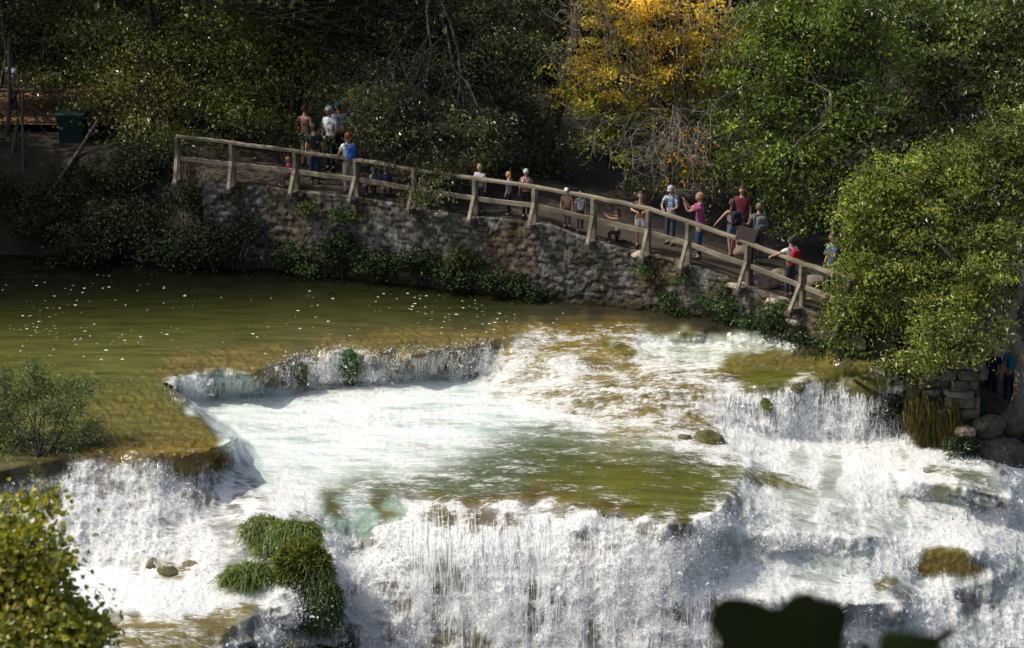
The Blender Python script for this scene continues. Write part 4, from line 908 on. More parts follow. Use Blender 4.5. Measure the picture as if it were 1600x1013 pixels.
for tgt in [(1540, 503, 54.9), (1470, 505, 55.2), (1400, 470, 55.4), (1360, 420, 55.8), (1440, 380, 56), (1500, 320, 56.2), (1545, 260, 56.5), (1400, 300, 56.6), (1420, 520, 55)]:
    a = P[random.randint(4, 7)] if tgt[1] < 450 else J; q = limb(mb, a, at_y(*tgt), .075, .03, 9, .35, 7)
    for _ in range(9): limb(mb, q[random.randint(3, 8)], q[random.randint(5, 8)]+rng.normal(0, .55, 3), .022, .006, 6, .5, 4)
mb.build('limb', M_bark_pale, e, smooth=True)
bpy.data.objects.remove([c for c in e.children if c.name.startswith('trunk')][0]); [c for c in e.children if c.name.startswith('limb')][0].name = 'trunk'

# undergrowth bushes along the bank and behind the path
def bush(name, foot, blobs, label, size, aspect, pal, dens=1.0, m=None, group=None, per=44, clump=.2, droop=.1, cat='bush', stems=14, stem_m=None):
    foot = np.array(foot, float); e = empty(name, foot, label, cat, group)
    C, N_, cl, pid = crown(blobs, size, aspect, pal, dens, clump, per, droop); V, F, c = leaves(C, N_, size, aspect, pal)
    mesh_np('foliage', V, [F], m or M_leaf, e, cols=c*np.repeat(.7+.6*pid, 4)[:, None])
    mb = MB()
    for q in cl[rng.permutation(len(cl))[:stems]]: limb(mb, foot+rng.normal(0, .06, 3), q, .02, .006, 6, .4, 4)
    mb.build('stem', stem_m or M_bark, e); return e
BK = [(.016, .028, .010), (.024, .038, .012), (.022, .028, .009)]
for px, py, y, rx, ry, lb in [(120, 380, 62.6, 60, 34, 'dark bush at the waterline left of the bank'), (190, 345, 63, 65, 40, 'dark bush below the drooping spray by the bin'), (260, 380, 62.5, 62, 38, 'dark bush where the stone wall meets the left bank'), (330, 375, 62.1, 48, 42, 'dark bush climbing the left end of the stone wall'),
                              (180, 270, 64.6, 60, 30, 'dark bush in front of the left end of the railing'), (235, 245, 65.2, 50, 20, 'grey green bush under the first railing post'), (60, 330, 63.6, 60, 40, 'deep shaded bush at the left bank corner'), (100, 290, 64.8, 50, 30, 'deep shaded bush behind the fallen pole'), (300, 310, 63, 42, 26, 'dark bush growing over the wall top at the railing'), (-20, 300, 64.5, 50, 40, 'shaded bush under the timber barrier'), (375, 350, 61.9, 25, 34, 'tall weedy bush with a few sunlit sprigs against the wall')]:
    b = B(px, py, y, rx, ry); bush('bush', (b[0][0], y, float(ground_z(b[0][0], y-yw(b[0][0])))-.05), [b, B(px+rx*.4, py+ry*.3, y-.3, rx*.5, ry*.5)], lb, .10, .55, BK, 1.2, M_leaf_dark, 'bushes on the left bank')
for px, py, rx, ry, lb in [(460, 398, 34, 20, 'ivy patch at the left foot of the stone wall'), (530, 388, 40, 26, 'tall ivy patch climbing the wall below the navy jacket'), (590, 410, 42, 22, 'ivy patch trailing into the pool below the drooping tree'), (660, 412, 44, 24, 'ivy patch below the drooping branch tips'), (730, 425, 42, 22, 'ivy patch below the walker by the fifth post'), (790, 438, 40, 18, 'low ivy patch below the couple at the railing'), (838, 455, 26, 9, 'small ivy patch at the right end of the ivy row'),
                           (500, 420, 40, 8, 'thin ivy fringe hanging over the dark pool')]:
    x = at_y(px, py, 60)[0]; y = float(yw(x))-.12
    for _ in range(4): x = at_y(px, py, y)[0]; y = float(yw(x))-.12
    c = at_y(px, py, y); s = ppm(y)
    bush('ivy', (x, y+.1, .02), [(c, (rx/s, .3, ry/s))], lb, .085, .8, [(.02, .045, .016), (.028, .055, .016), (.036, .052, .012)], 2.6, M_leaf_dark, 'ivy at the foot of the wall', clump=.14, cat='ivy', per=40)
for px, py, rx, ry, lb, pl in [(1048, 470, 12, 14, 'small green fern on the wall above the mossy waterline', 1), (1058, 488, 16, 7, 'green sprig growing at the waterline', 1), (1128, 450, 14, 14, 'yellowish weed hanging on the wall below the information board', 2), (1140, 485, 26, 16, 'green weed clump where the wall meets the rapids', 1), (1175, 500, 24, 12, 'green weed at the foot of the low wall', 1), (1205, 505, 26, 22, 'dark ivy clump below the tilted slab', 0),
                               (1255, 530, 30, 14, 'dark ivy on the bank right of the tilted slab', 0), (1290, 540, 30, 16, 'dark ivy overhanging the still brown shallows', 0), (1215, 480, 20, 10, 'weed under the flat slab by the last brace', 1), (1325, 548, 26, 12, 'weed tuft under the leaning tree', 0), (1100, 470, 10, 9, 'tiny weed on the wall below the purple shirt', 1), (480, 325, 14, 10, 'moss and weed on the wall under the second post', 2), (530, 335, 14, 12, 'green weed on the upper wall left of the railing brace', 1), (720, 400, 22, 26, 'tall weed with sunlit tips above the ivy', 2), (1010, 420, 12, 8, 'small weed on the wall under the boulder', 1),
                               (1385, 640, 24, 22, 'dark green weed beside the thin side spout', 0), (1505, 705, 26, 24, 'dark fern under the stone pillar', 0), (1060, 430, 12, 9, 'weed growing on the wall top at the boulder', 1)]:
    x = at_y(px, py, 58)[0]
    for _ in range(6):
        y = (float(yw(x))-.08) if px < 1335 else float(yw(x))-.05; x = at_y(px, py, y)[0]
    c = at_y(px, py, y); s = ppm(y); pal = ([(.02, .05, .014), (.03, .06, .016)], [(.05, .11, .018), (.07, .13, .02), (.04, .08, .018)], [(.12, .13, .025), (.06, .08, .02)])[pl]
    bush('wall_plant', (c[0], y+.08, c[2]-ry/s), [(c, (rx/s, .2, ry/s))], lb, .075, .6, pal, 3.2, M_leaf, 'plants on the wall and bank', clump=.12, cat='plant', per=36, stems=6)
# undergrowth between the trunks behind the path
for px, py, rx, ry, lb, pl in [(760, 250, 26, 60, 'slender sapling with sunlit yellow green leaves behind the railing', 2), (893, 345, 36, 18, 'leafy bush hiding the walkers left of the kneeling photographer', 1), (800, 250, 34, 30, 'thin lit sapling leaves behind the grey-haired walker', 2), (935, 270, 50, 34, 'dark bush behind the railing left of the hanging twigs', 0), (960, 215, 40, 26, 'yellowish undergrowth below the autumn tree', 2), (1110, 300, 20, 40, 'dark shrub behind the woman in purple', 0),
                               (772, 345, 16, 14, 'low bush with bright leaves beside the blue shirted walker', 2), (440, 200, 50, 30, 'shaded bush at the back of the path', 0), (300, 215, 60, 16, 'shaded undergrowth bush behind the far railing', 0), (1340, 400, 40, 60, 'shaded bush behind the thin twin trunks', 0), (1180, 290, 30, 30, 'dark shrub behind the man in olive', 0), (870, 240, 50, 50, 'deep shaded shrub between the dark trunks', 0), (496, 222, 16, 24, 'leafy sapling in front of the bare-backed person', 1), (1060, 235, 50, 40, 'dark bush behind the hanging bare twigs', 0), (1120, 210, 40, 40, 'dark bush behind the gap between autumn tree and green tree', 0), (990, 190, 60, 40, 'shaded bush under the autumn crown', 0), (1010, 290, 50, 16, 'shaded low bush behind the people at the boulder', 0)]:
    if not lb: continue
    y = 64.6 if py < 300 else 61.8
    if 'bare-backed' in lb: y = 63.0
    if lb.split()[-1] in ('twigs', 'tree', 'crown'): y = 67.5
    if px > 1300: y = 61.5
    b = B(px, py, y, rx, ry, .6); pal = (G_DARK, G_MID, [(.20, .24, .03), (.12, .15, .02), (.06, .08, .015)])[pl]
    bush('undergrowth_bush', gpt(b[0][0], y), [b], lb, .10, .55, pal, (1.2, 1.0, .55)[pl], M_leaf, 'undergrowth behind the path', clump=.22, per=26, stems=10)
# tall dark forest behind
trunk_spots = [(-7.0, 72, 'dark straight trunk behind the forked tree'), (2.0, 66.2, 'leaning dark trunk behind the railing at the autumn tree'), (-3.9, 66.2, 'thin dark trunk beside the man in the white shirt')]
P0 = gpt(*trunk_spots[1][:2])
for i, (foot, top, r, lb) in enumerate([(at_y(843, 300, 64.6), at_y(925, -60, 66.5), .26, 'leaning dark trunk rising left of the autumn tree'), (gpt(-4.75, 66.0), at_y(530, 20, 66.4), .10, 'thin dark trunk beside the man in the white shirt'), (gpt(-6.6, 66.2), at_y(468, 80, 66.6), .10, 'slanted thin trunk left of the bare-backed person')]):
    foot = np.array(foot); foot[2] = gpt(foot[0], foot[1])[2]; e = empty('dark_tree', foot, lb, 'tree')
    mb = MB(); P = limb(mb, foot, top, r, r*.6, 12, .12, 9); mb.build('trunk', M_bark, e, smooth=True)
    C, N_, _, _ = crown([(np.array(top)+np.array([0, .5, 2.6]), (2.6, 2.6, 2.2))], .2, .6, G_DARK, .5, .5, 30); V, F, c = leaves(C, N_, .2, .6, G_DARK); mesh_np('crown', V, [F], M_leaf_dark, e, cols=c)
k = 0
words_ = ['behind the red walkway', 'above the bin', 'behind the forked tree', 'behind the thin dark trunk', 'behind the drooping tree', 'above the grey-haired walker', 'left of the leaning dark trunk', 'behind the autumn tree', 'behind the woman in purple', 'behind the bright green tree', 'behind the twin trunks', 'at the far right of the wood']
for i, x in enumerate(np.linspace(-22, 19, 12)):
    y = 76+(i % 3)*3.4; s = 1.35
    bl = [((x+rng.normal(0, 1), y+rng.normal(0, .8), z), (2.7, 2.2, 1.5)) for z in (2.9, 4.3, 6.2)]
    ex = [((x+rng.normal(0, .8), y+rng.normal(0, .8), z), (3.0, 3.0, 1.7)) for z in ((8.5, 11, 13.5) if i < 3 else ())]
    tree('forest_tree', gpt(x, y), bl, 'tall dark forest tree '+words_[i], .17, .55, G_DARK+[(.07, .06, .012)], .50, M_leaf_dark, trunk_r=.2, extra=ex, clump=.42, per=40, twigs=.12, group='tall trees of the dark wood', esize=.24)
# trees upstream on the left bank, beyond the picture, that shade the wood
for i, (x, y, lb) in enumerate([(-24, 64.5, 'tall bank tree upstream'), (-29, 66, 'tall bank tree upstream'), (-20, 74, 'tall bank tree upstream')]):
    ex = [((x+rng.normal(0, .8), y+rng.normal(0, .8), z), (3.2, 3.2, 2.0)) for z in (4, 6.5, 9, 11.5, 14)]
    tree('bank_tree', gpt(x, y), ex[:1], lb, .3, .6, G_DARK, .4, M_leaf_dark, trunk_r=.25, extra=ex[1:], clump=.5, per=30, twigs=0, group='tall trees upstream beyond the walkway', esize=.36)

# ---------------------------------------------------------------- plants on the falls
def tuft(px, py, y, rx, ry, n, label, pal, ln=.3, name='grass_tuft', wd=.016, up=(0, -.45, .6), droop=.9, zoff=0, ragged=.42):
    """a mound of grass: blades rooted over a rounded core"""
    s = ppm(y); c = at_y(px, py, y); r = np.array([rx/s, max(.22, .55*rx/s), ry/s])
    e = empty(name, c-np.array([0, 0, r[2]*.9]), label, 'grass clump', 'grass clumps growing on the falls')
    mb = MB(); mb.ball((0, 0, 0), 1, 26, 16); V = np.concatenate(mb.V); V = V*(1+.84*(fbm(V*1.8+px*.1, 3, int(px)) - .5))[:, None]*r*.9+c
    mesh_np('root_mound', V, [np.concatenate(v) for v in mb.F.values()], M_stone, e, cols=np.array((.05, .06, .02))*np.ones((len(V), 1)), smooth=True)
    d = unit(rng.normal(0, 1, (n, 3))); d = d[d[:, 1] < .35]; d[:, 2] = np.abs(d[:, 2])*np.where(rng.random(len(d)) < .45, -.8, 1); w = 1+ragged*2*(fbm(d*1.8+px*.1, 3, int(px))-.5)
    base = c+d*r*.92*w[:, None]; V, F, cc = blades(base, d*.5+np.array(up), ln*.85, wd, pal, .62, droop*.8, 3)
    mesh_np('blade_mass', V, F, M_grass, e, cols=cc); return e
GT = [(.12, .22, .034), (.17, .27, .045), (.10, .18, .028), (.30, .32, .11)]; GH = [(.17, .22, .03), (.23, .25, .04), (.13, .18, .028), (.28, .26, .08)]
yf = lambda px, py, d=0.0: float(water_at(px, py)[1])+d
tuft(547, 572, yf(547, 560)-.12, 15, 30, 900, 'upright bright green grass tuft in the curtain fall', [(.06, .16, .02), (.09, .21, .025), (.05, .12, .02)], .26)
tuft(472, 585, yf(472, 575)-.08, 9, 22, 350, 'narrow mossy grass tuft left in the curtain fall', [(.09, .11, .02), (.07, .12, .02)], .2)
tuft(460, 836, yf(440, 845)-.05, 42, 24, 2600, 'long grassy mound on the crest of the ridge', GT, .34)
tuft(415, 828, yf(415, 830)-.05, 38, 24, 2000, 'pale edged grass cushion at the top left of the ridge', GT+[(.2, .2, .1)], .32)
tuft(386, 905, yf(386, 905)-.05, 42, 28, 2200, 'round grass cushion standing alone in the white water', GT, .32)
tuft(474, 884, yf(470, 890)-.08, 44, 46, 3400, 'yellow green herb mound in the middle of the ridge', GH, .2, up=(0, -.3, .7), wd=.03, droop=.3)
tuft(500, 940, yf(500, 950)-.05, 34, 62, 3600, 'steep hanging grass on the lower ridge beside the tall fall', [(.08, .13, .022), (.11, .16, .028), (.06, .10, .018)], .3, up=(0, -.4, -.2), wd=.022)
tuft(515, 1010, yf(512, 1010)-.05, 18, 40, 1200, 'dark hanging grass at the foot of the ridge', [(.065, .11, .02), (.09, .14, .025)], .28, up=(0, -.4, -.2))
tuft(425, 850, yf(425, 850)-.05, 34, 22, 1500, 'grass cushion low on the left flank of the ridge', GT, .3)
tuft(452, 905, yf(452, 905)-.06, 26, 26, 1400, 'herb cushion between the round cushion and the ridge', GH+GT, .2, up=(0, -.3, .7), wd=.026, droop=.3)
tuft(500, 900, yf(500, 900)-.06, 22, 34, 1400, 'herb growth on the right shoulder above the hanging grass', GH+GT, .2, up=(.2, -.3, .6), wd=.026, droop=.3)
tuft(482, 860, yf(482, 860)-.05, 18, 24, 700, 'small moss cushion on the right shoulder of the ridge', [(.06, .10, .02), (.04, .07, .015)], .2)
for px, py, h, lb in [(470, 1010, .42, 'low yellow flowering weed left of the ridge foot'), (500, 1016, .40, 'yellow tipped weed at the ridge foot'), (528, 1005, .55, 'tallest green weed stalk beside the tall fall'), (450, 1018, .3, 'small leafy weed at the edge of the side cascade')]:
    c = at_y(px, py, yf(px, py)-.25); s = ppm(c[1]); bush('flowering_weed', c-np.array([0, 0, h*.5]), [(c+np.array([0, 0, .05]), (.16, .12, h*.6))], lb, .05, .5, [(.12, .18, .02), (.3, .28, .02), (.08, .12, .02)], 3.5, M_leaf, 'weeds at the foot of the ridge', per=20, clump=.08, cat='weed', stems=8)
for px, py, rx, ry, lb in [(1418, 600, 8, 14, 'green weed beside the splashing side spout'), (1197, 632, 8, 10, 'yellow green moss tuft in the right cascade')]:
    tuft(px, py, yf(px, py)-.1, rx, ry, 260, lb, GH, .14, 'moss_tuft')
for px, py, rx, ry, lb, cl, z in [(235, 888, 12, 11, 'left brown rock breaking the white water', (.20, .16, .08), 1), (296, 885, 14, 11, 'right brown rock breaking the white water', (.24, .19, .11), 2), (262, 895, 22, 12, 'wide low tan rock in the white water', (.26, .22, .13), 3), (237, 850, 8, 6, 'small dark rock in the froth', (.10, .09, .04), 4),
                                  (1108, 688, 24, 17, 'mossy brown boulder at the foot of the rapids', (.16, .14, .06), 5), (1068, 686, 12, 10, 'small brown boulder left of the mossy boulder', (.14, .12, .06), 6), 
                                  (1245, 602, 14, 9, 'tan rock splitting the water at the right lip', (.25, .17, .05), 11)]:
    q = water_at(px, py); s = ppm(q[1]); boulder('river_rock', q+np.array([0, .08, -.07]), (rx/s*1.15, rx/s*.8, ry/s), lb, 70+z, col=cl, cat='rock', moss=.5)
# shrub leaning over the left pool
sc = water_at(60, 715); sc = np.array([sc[0], sc[1]-.1, -.15])
bush('water_shrub', sc, [B(60, 605, 48.6, 34, 22), B(15, 630, 48.3, 34, 26), B(95, 640, 48.2, 36, 22), B(30, 685, 48, 40, 24), B(135, 603, 48.4, 18, 9), B(145, 670, 48.2, 14, 20), B(55, 575, 48.7, 12, 14), B(85, 705, 47.9, 30, 18), B(110, 680, 48, 24, 20), B(-20, 670, 48.2, 40, 40), B(5, 590, 48.5, 12, 18), B(110, 605, 48.5, 16, 16), B(20, 722, 47.6, 44, 16), B(50, 742, 47.3, 40, 10), B(-10, 745, 47.3, 30, 12)], 'grey green shrub leaning over the left edge of the pool', .06, .45, [(.10, .14, .06), (.14, .18, .08), (.075, .11, .04), (.2, .22, .10)], 4.2, M_leaf, per=40, clump=.14, cat='shrub', stems=36, stem_m=M_bark)
# near shrub at the lower left and the leaf spray at the lower right, both close to the camera
def near_shrub():
    y = 12.2; foot = np.array([-3.1, 11.6, 9.8]); e = empty('near_shrub', foot, 'yellow green shrub close to the viewer in the lower left corner', 'shrub')
    bl = [B(10, 875, y, 52, 30), B(70, 905, y, 14, 10), B(25, 945, y-.1, 60, 32), B(105, 945, y-.1, 16, 12), B(15, 825, y+.1, 30, 26), B(95, 985, y-.2, 60, 40), B(20, 1010, y-.2, 90, 45), B(-60, 900, y, 80, 100), B(55, 800, y+.1, 12, 10), B(90, 870, y, 12, 12), B(140, 1005, y-.1, 22, 20), B(30, 1100, y-.4, 140, 60)]
    C, N_, cl, pid = crown(bl, .07, .6, G_BRIGHT, 15.0, .07, 26, .1); N_ = unit(N_+np.array([0, -.25, 0]))
    n = len(C); t = unit(np.cross(N_, rng.normal(0, 1, (n, 3)))); b = np.cross(N_, t); s = (.042*rng.uniform(.6, 1.3, n))[:, None]; w = s*.36
    pts = [(-.5, 0, 0), (-.25, 1, .10), (.1, 1, .12), (.5, 0, -.08), (.1, -1, .12), (-.25, -1, .10)]
    V = np.stack([C+t*s*a+b*w*q+N_*s*h for a, q, h in pts], 1).reshape(-1, 3); k = np.arange(n)[:, None]*6
    F = np.concatenate([k+np.array([[0, 1, 2, 3]]), k+np.array([[0, 3, 4, 5]])])
    pal = np.array([(.22, .25, .016), (.29, .29, .018), (.15, .19, .014), (.34, .29, .025)]); c = pal[rng.integers(0, 4, n)]*rng.uniform(.6, 1.3, n)[:, None]
    mesh_np('foliage', V, [F], M_leaf, e, cols=np.repeat(c, 6, 0)); mb = MB()
    for q in cl[rng.permutation(len(cl))[:70]]: limb(mb, foot+np.array([random.gauss(0, .1), 0, 0]), q, .014, .004, 8, .3, 5)
    mb.build('stem', M_bark, e, smooth=True)
near_shrub()
def lobed_leaf(e, outline, y, tilt, m):
    """a real leaf blade: outline at its own distance, cupped, with a thickness and a midrib"""
    P = np.array([at_y(a, b, y) for a, b in outline]); c = P.mean(0); d = P-c; P[:, 1] += tilt*d[:, 0]+.35*(d**2).sum(1)/.09*.09
    n = len(P); th = np.array([0, .0012, 0]); rings = []
    for k in (1.0, .93, .5):
        rings.append(c+(P-c)*k*np.array([1, k, 1]))
    top = np.concatenate(rings+[c[None]]); V = np.concatenate([top, top+th]); N1 = len(top); F4, F3 = [], []
    for off, fl in ((0, False), (N1, True)):
        for r in (0, 1):
            for i in range(n):
                q = [off+r*n+i, off+r*n+(i+1) % n, off+(r+1)*n+(i+1) % n, off+(r+1)*n+i]; F4.append(q[::-1] if fl else q)
        for i in range(n): q = [off+2*n+i, off+2*n+(i+1) % n, off+3*n]; F3.append(q[::-1] if fl else q)
    for i in range(n): F4.append([i, N1+i, N1+(i+1) % n, (i+1) % n])
    return mesh_np('leaf_blade', V, [np.array(F4), np.array(F3)], m, e, cols=np.ones((len(V), 3))*np.array((.022, .032, .005)), smooth=False)
m_near = mat_leaf('thick_leaf', .03, .6, spec=.2)
def leaf_spray():
    y = 2.6; foot = np.array([.75, 2.3, 16.2]); e = empty('leaf_spray', foot, 'dark blurred spray of broad lobed leaves in front of the torrent', 'plant')
    lobed_leaf(e, [(1120, 1075), (1122, 1000), (1106, 968), (1112, 950), (1108, 945), (1132, 930), (1165, 932), (1190, 941), (1208, 950), (1222, 946), (1232, 935), (1255, 928), (1268, 928), (1280, 938), (1305, 944), (1322, 953), (1329, 968), (1324, 990), (1318, 1013), (1325, 1040), (1310, 1080), (1250, 1130), (1180, 1125)], y, .12, m_near)
    lobed_leaf(e, [(1372, 1080), (1374, 1005), (1380, 992), (1400, 988), (1440, 991), (1462, 992), (1478, 980), (1506, 979), (1492, 990), (1470, 1008), (1478, 1040), (1470, 1090), (1420, 1120)], y-.12, -.1, m_near)
    lobed_leaf(e, [(1322, 1060), (1340, 1013), (1352, 1004), (1362, 1013), (1366, 1050), (1350, 1100)], y+.05, .1, m_near)
    mb = MB()
    for px, py in ((1225, 1080), (1420, 1080), (1345, 1070)): limb(mb, foot, at_y(px, py, y), .008, .003, 8, .1, 6)
    mb.build('stem', M_bark, e, smooth=True)
leaf_spray()
# ---------------------------------------------------------------- people
_mat = {}
def cloth(col, rough=.85):
    k = tuple(col)
    if k not in _mat: _mat[k] = mat_surf('cloth_%d' % len(_mat), col, rough, 30, .12, .15)
    return _mat[k]
def plaid(c1, c2, sc=34):
    m, nt, N, L = new_mat('patterned_cloth'); tc = N('ShaderNodeTexCoord')
    v = N('ShaderNodeTexVoronoi', i_Scale=sc); L(tc.outputs['Object'], v.inputs['Vector'])
    sep = N('ShaderNodeSeparateColor'); L(v.outputs['Color'], sep.inputs[0])
    r = ramp(nt, [(0, c1), (.5, c2), (1, c1)]); r.color_ramp.interpolation = 'CONSTANT'; L(sep.outputs[0], r.inputs[0])
    p = N('ShaderNodeBsdfPrincipled', i_Roughness=.85); L(r.outputs[0], p.inputs['Base Color'])
    o = N('ShaderNodeOutputMaterial'); L(p.outputs[0], o.inputs[0]); return m
SKIN = mat_surf('skin', (.42, .23, .15), .55, 20, .08, 0)
FACE = mat_surf('face_detail', (.03, .015, .012), .5, 20, .1, 0)
LIPS = mat_surf('lips', (.30, .09, .08), .5, 20, .1, 0)
def skin_mesh(pts, rad, edges, root, sub=1):
    """continuous tapering surface grown over a jointed skeleton"""
    me = bpy.data.meshes.new('skeleton'); me.from_pydata([tuple(p) for p in pts], edges, [])
    o = bpy.data.objects.new('skeleton', me); COL.objects.link(o)
    o.modifiers.new('s', 'SKIN'); sv = me.skin_vertices[0].data
    for i, r in enumerate(rad): sv[i].radius = r if isinstance(r, tuple) else (r, r); sv[i].use_root = (i == root)
    s = o.modifiers.new('u', 'SUBSURF'); s.levels = sub; s.render_levels = sub
    dg = bpy.context.evaluated_depsgraph_get(); ev = o.evaluated_get(dg); em = ev.to_mesh()
    V = np.array([v.co[:] for v in em.vertices]); F = [list(p.vertices) for p in em.polygons]; ev.to_mesh_clear()
    bpy.data.objects.remove(o); bpy.data.meshes.remove(me); return V, F
def raw(name, V, F, mat, parent, mats=(), idx=None):
    me = bpy.data.meshes.new(name); me.from_pydata([tuple(map(float, v)) for v in V], [], [list(map(int, f)) for f in F]); me.materials.append(mat)
    for m in mats: me.materials.append(m)
    me.polygons.foreach_set('use_smooth', [True]*len(F))
    if idx is not None: me.polygons.foreach_set('material_index', idx)
    me.update(); return link(bpy.data.objects.new(name, me), parent)
def flatten(mb):
    F = []
    for v in mb.F.values():
        for q in v: F += q.tolist()
    return np.concatenate(mb.V), F
def person(foot, face, h, label, top=None, bottom=None, hair=(.05, .03, .02), long_hair=False, sleeves='short', legs='long', armL=None, armR=None, lean=0.0, sit=False, kneel=False, hat=None, pack=None, skirt=None, turn=0.0, nod=0.0, shoes=(.05, .045, .04), girth=1.0, straps=None):
    """foot: place on the ground; face: heading in degrees (0 looks away from the viewer, 180 towards, 90 to the left);
    arms: (elbow, hand) offsets from the shoulder in body axes (right, forward, up), metres for a 1.7 m figure"""
    k = h/1.7; e = empty('person', foot, label, 'person', rz=R(face))
    drop = .43 if kneel else (.46 if sit else 0)
    J = {}
    def P(n, x, y, z, r): J[n] = (np.array([x, y, z]), r)
    g = girth
    P('pelvis', 0, 0, .93-drop, (.135*g, .10*g)); P('waist', 0, lean*.18, 1.08-drop, (.115*g, .085*g)); P('chest', 0, lean*.40, 1.28-drop, (.145*g, .095*g))
    P('collar', 0, lean*.52, 1.41-drop, (.085, .065)); P('neck', 0, lean*.60, 1.475-drop, (.052, .052)); P('skull', 0, lean*.66+.01, 1.54-drop, (.055, .06))
    sh = {}
    for s, n, arm in ((-1, 'L', armL), (1, 'R', armR)):
        S = np.array([s*.165*g, lean*.50, 1.385-drop]); sh[n] = S
        el, ha = arm if arm is not None else ((s*.06, .0-.02, -.27), (s*.075, .06, -.52))
        P('sh'+n, *S, .052*g); P('el'+n, *(S+np.array(el)), .040); P('wr'+n, *(S+np.array(el)*.12+np.array(ha)*.88), .027)
        P('ha'+n, *(S+np.array(ha)), (.036, .020))
        hx = s*.085
        P('hip'+n, hx, 0, .86-drop, .088*g)
        if kneel: P('kn'+n, hx*1.2, .30 if s < 0 else .06, .44 if s < 0 else .07, .058); P('an'+n, hx*1.2, .26 if s < 0 else -.34, .09 if s < 0 else .06, .04); P('to'+n, hx*1.3, .44 if s < 0 else -.42, .03, .03)
        elif sit: P('kn'+n, hx*1.5, .40, .47, .06); P('an'+n, hx*1.5, .36, .09, .042); P('to'+n, hx*1.6, .54, .035, .034)
        else: P('kn'+n, hx*1.05, .02+s*turn*.05, .48, .058*g); P('an'+n, hx*1.05, -.01+s*turn*.10, .09, .040); P('to'+n, hx*1.25, .13+s*turn*.10, .03, .034)
    E = [('pelvis', 'waist'), ('waist', 'chest'), ('chest', 'collar'), ('collar', 'neck'), ('neck', 'skull')]
    for n in 'LR': E += [('chest', 'sh'+n), ('sh'+n, 'el'+n), ('el'+n, 'wr'+n), ('wr'+n, 'ha'+n), ('pelvis', 'hip'+n), ('hip'+n, 'kn'+n), ('kn'+n, 'an'+n), ('an'+n, 'to'+n)]
    N_ = list(J); ix = {n: i for i, n in enumerate(N_)}
    V, F = skin_mesh([J[n][0] for n in N_], [J[n][1] for n in N_], [(ix[a], ix[b]) for a, b in E], 0)
    V = list(V); mats = [0]*len(F)
    def addmb(mb, mi):
        v, f = flatten(mb); o = len(V); V.extend(v); F.extend([[q+o for q in ff] for ff in f]); mats.extend([mi]*len(f))
    H = J['skull'][0]+np.array([0, .015, .075]); cz = math.cos(R(nod)); sz = math.sin(R(nod))
    RH = np.array(Matrix.Rotation(R(-nod), 3, 'X'))
    mb = MB(); mb.ball((0, 0, 0), 1, 18, 14); hv, hf = flatten(mb)                                       # head: skull, jaw, nose, ears
    hv = hv*np.array([.078, .098, .118]); low = np.clip(-hv[:, 2]/.118, 0, 1); hv[:, 0] *= 1-.32*low; hv[:, 1] = hv[:, 1]*(1-.22*low)+.014*low
    nose = np.exp(-((hv[:, 0]/.014)**2+((hv[:, 2]+.016)/.022)**2))*(hv[:, 1] > 0); hv[:, 1] += .026*nose
    o = len(V); V.extend(hv@RH.T+H); F.extend([[q+o for q in ff] for ff in hf]); mats.extend([0]*len(hf))
    mb = MB()
    for s in (-1, 1): mb.ball(H+RH@np.array([s*.079, -.004, -.004]), (.010, .018, .028), 6, 5)
    addmb(mb, 0); mb = MB()
    for s in (-1, 1): mb.ball(H+RH@np.array([s*.030, .089, .008]), (.011, .007, .007), 6, 5)
    addmb(mb, 1); mb = MB(); mb.ball(H+RH@np.array([0, .088, -.055]), (.022, .008, .007), 8, 5); addmb(mb, 2)
    for n, s in (('L', -1), ('R', 1)):                                                                   # five fingers
        ha, wr = J['ha'+n][0], J['wr'+n][0]; d = unit(ha-wr); side = unit(np.cross(d, np.array([0, 0, 1.0]) if abs(d[2]) < .9 else np.array([0, 1.0, 0]))); nn_ = np.cross(side, d)
        mb = MB()
        for q, ln in enumerate((.062, .072, .068, .052)):
            a = ha+side*(q-1.5)*.018+d*.012; mb.tube([a, a+d*ln*.5-nn_*.006, a+d*ln*.95-nn_*.026], [.0088, .0082, .0062], 5)
        a = ha-side*.030*s-d*.01; mb.tube([a, a-side*.024*s+d*.025, a-side*.026*s+d*.052-nn_*.01], [.010, .009, .007], 5); addmb(mb, 0)
    Z = lambda v: np.array(v)*k
    raw('body', Z(V), F, SKIN, e, (FACE, LIPS), mats)
    grow = lambda r, a: tuple(q+a for q in r) if isinstance(r, tuple) else r+a
    def garment(name, names, edges, extra, mat, add):
        names = list(names); pts = [J[n][0] if n in J else extra[n][0] for n in names]; rad = [grow(J[n][1], add) if n in J else extra[n][1] for n in names]
        ii = {n: i for i, n in enumerate(names)}; v, f = skin_mesh(pts, rad, [(ii[a], ii[b]) for a, b in edges], 0); return raw(name, Z(v), f, mat, e)
    if top is not None:
        ns, es, ex = ['waist', 'chest', 'collar', 'hem'], [('hem', 'waist'), ('waist', 'chest'), ('chest', 'collar')], {'hem': (J['pelvis'][0]+np.array([0, 0, .015]), (.150*g, .118*g))}
        for n in 'LR':
            if sleeves == 'none': ex['cut'+n] = (J['sh'+n][0]*.72+J['chest'][0]*.28+np.array([0, 0, .02]), .055*g); ns.append('cut'+n); es.append(('chest', 'cut'+n)); continue
            ns.append('sh'+n); es.append(('chest', 'sh'+n))
            if sleeves == 'short': ex['cu'+n] = (J['sh'+n][0]*.35+J['el'+n][0]*.65, .060*g); ns.append('cu'+n); es.append(('sh'+n, 'cu'+n))
            else: ex['wc'+n] = (J['el'+n][0]*.15+J['wr'+n][0]*.85, .040); ns += ['el'+n, 'wc'+n]; es += [('sh'+n, 'el'+n), ('el'+n, 'wc'+n)]
        garment('shirt', ns, es, ex, top if not isinstance(top, tuple) else cloth(top), .016)
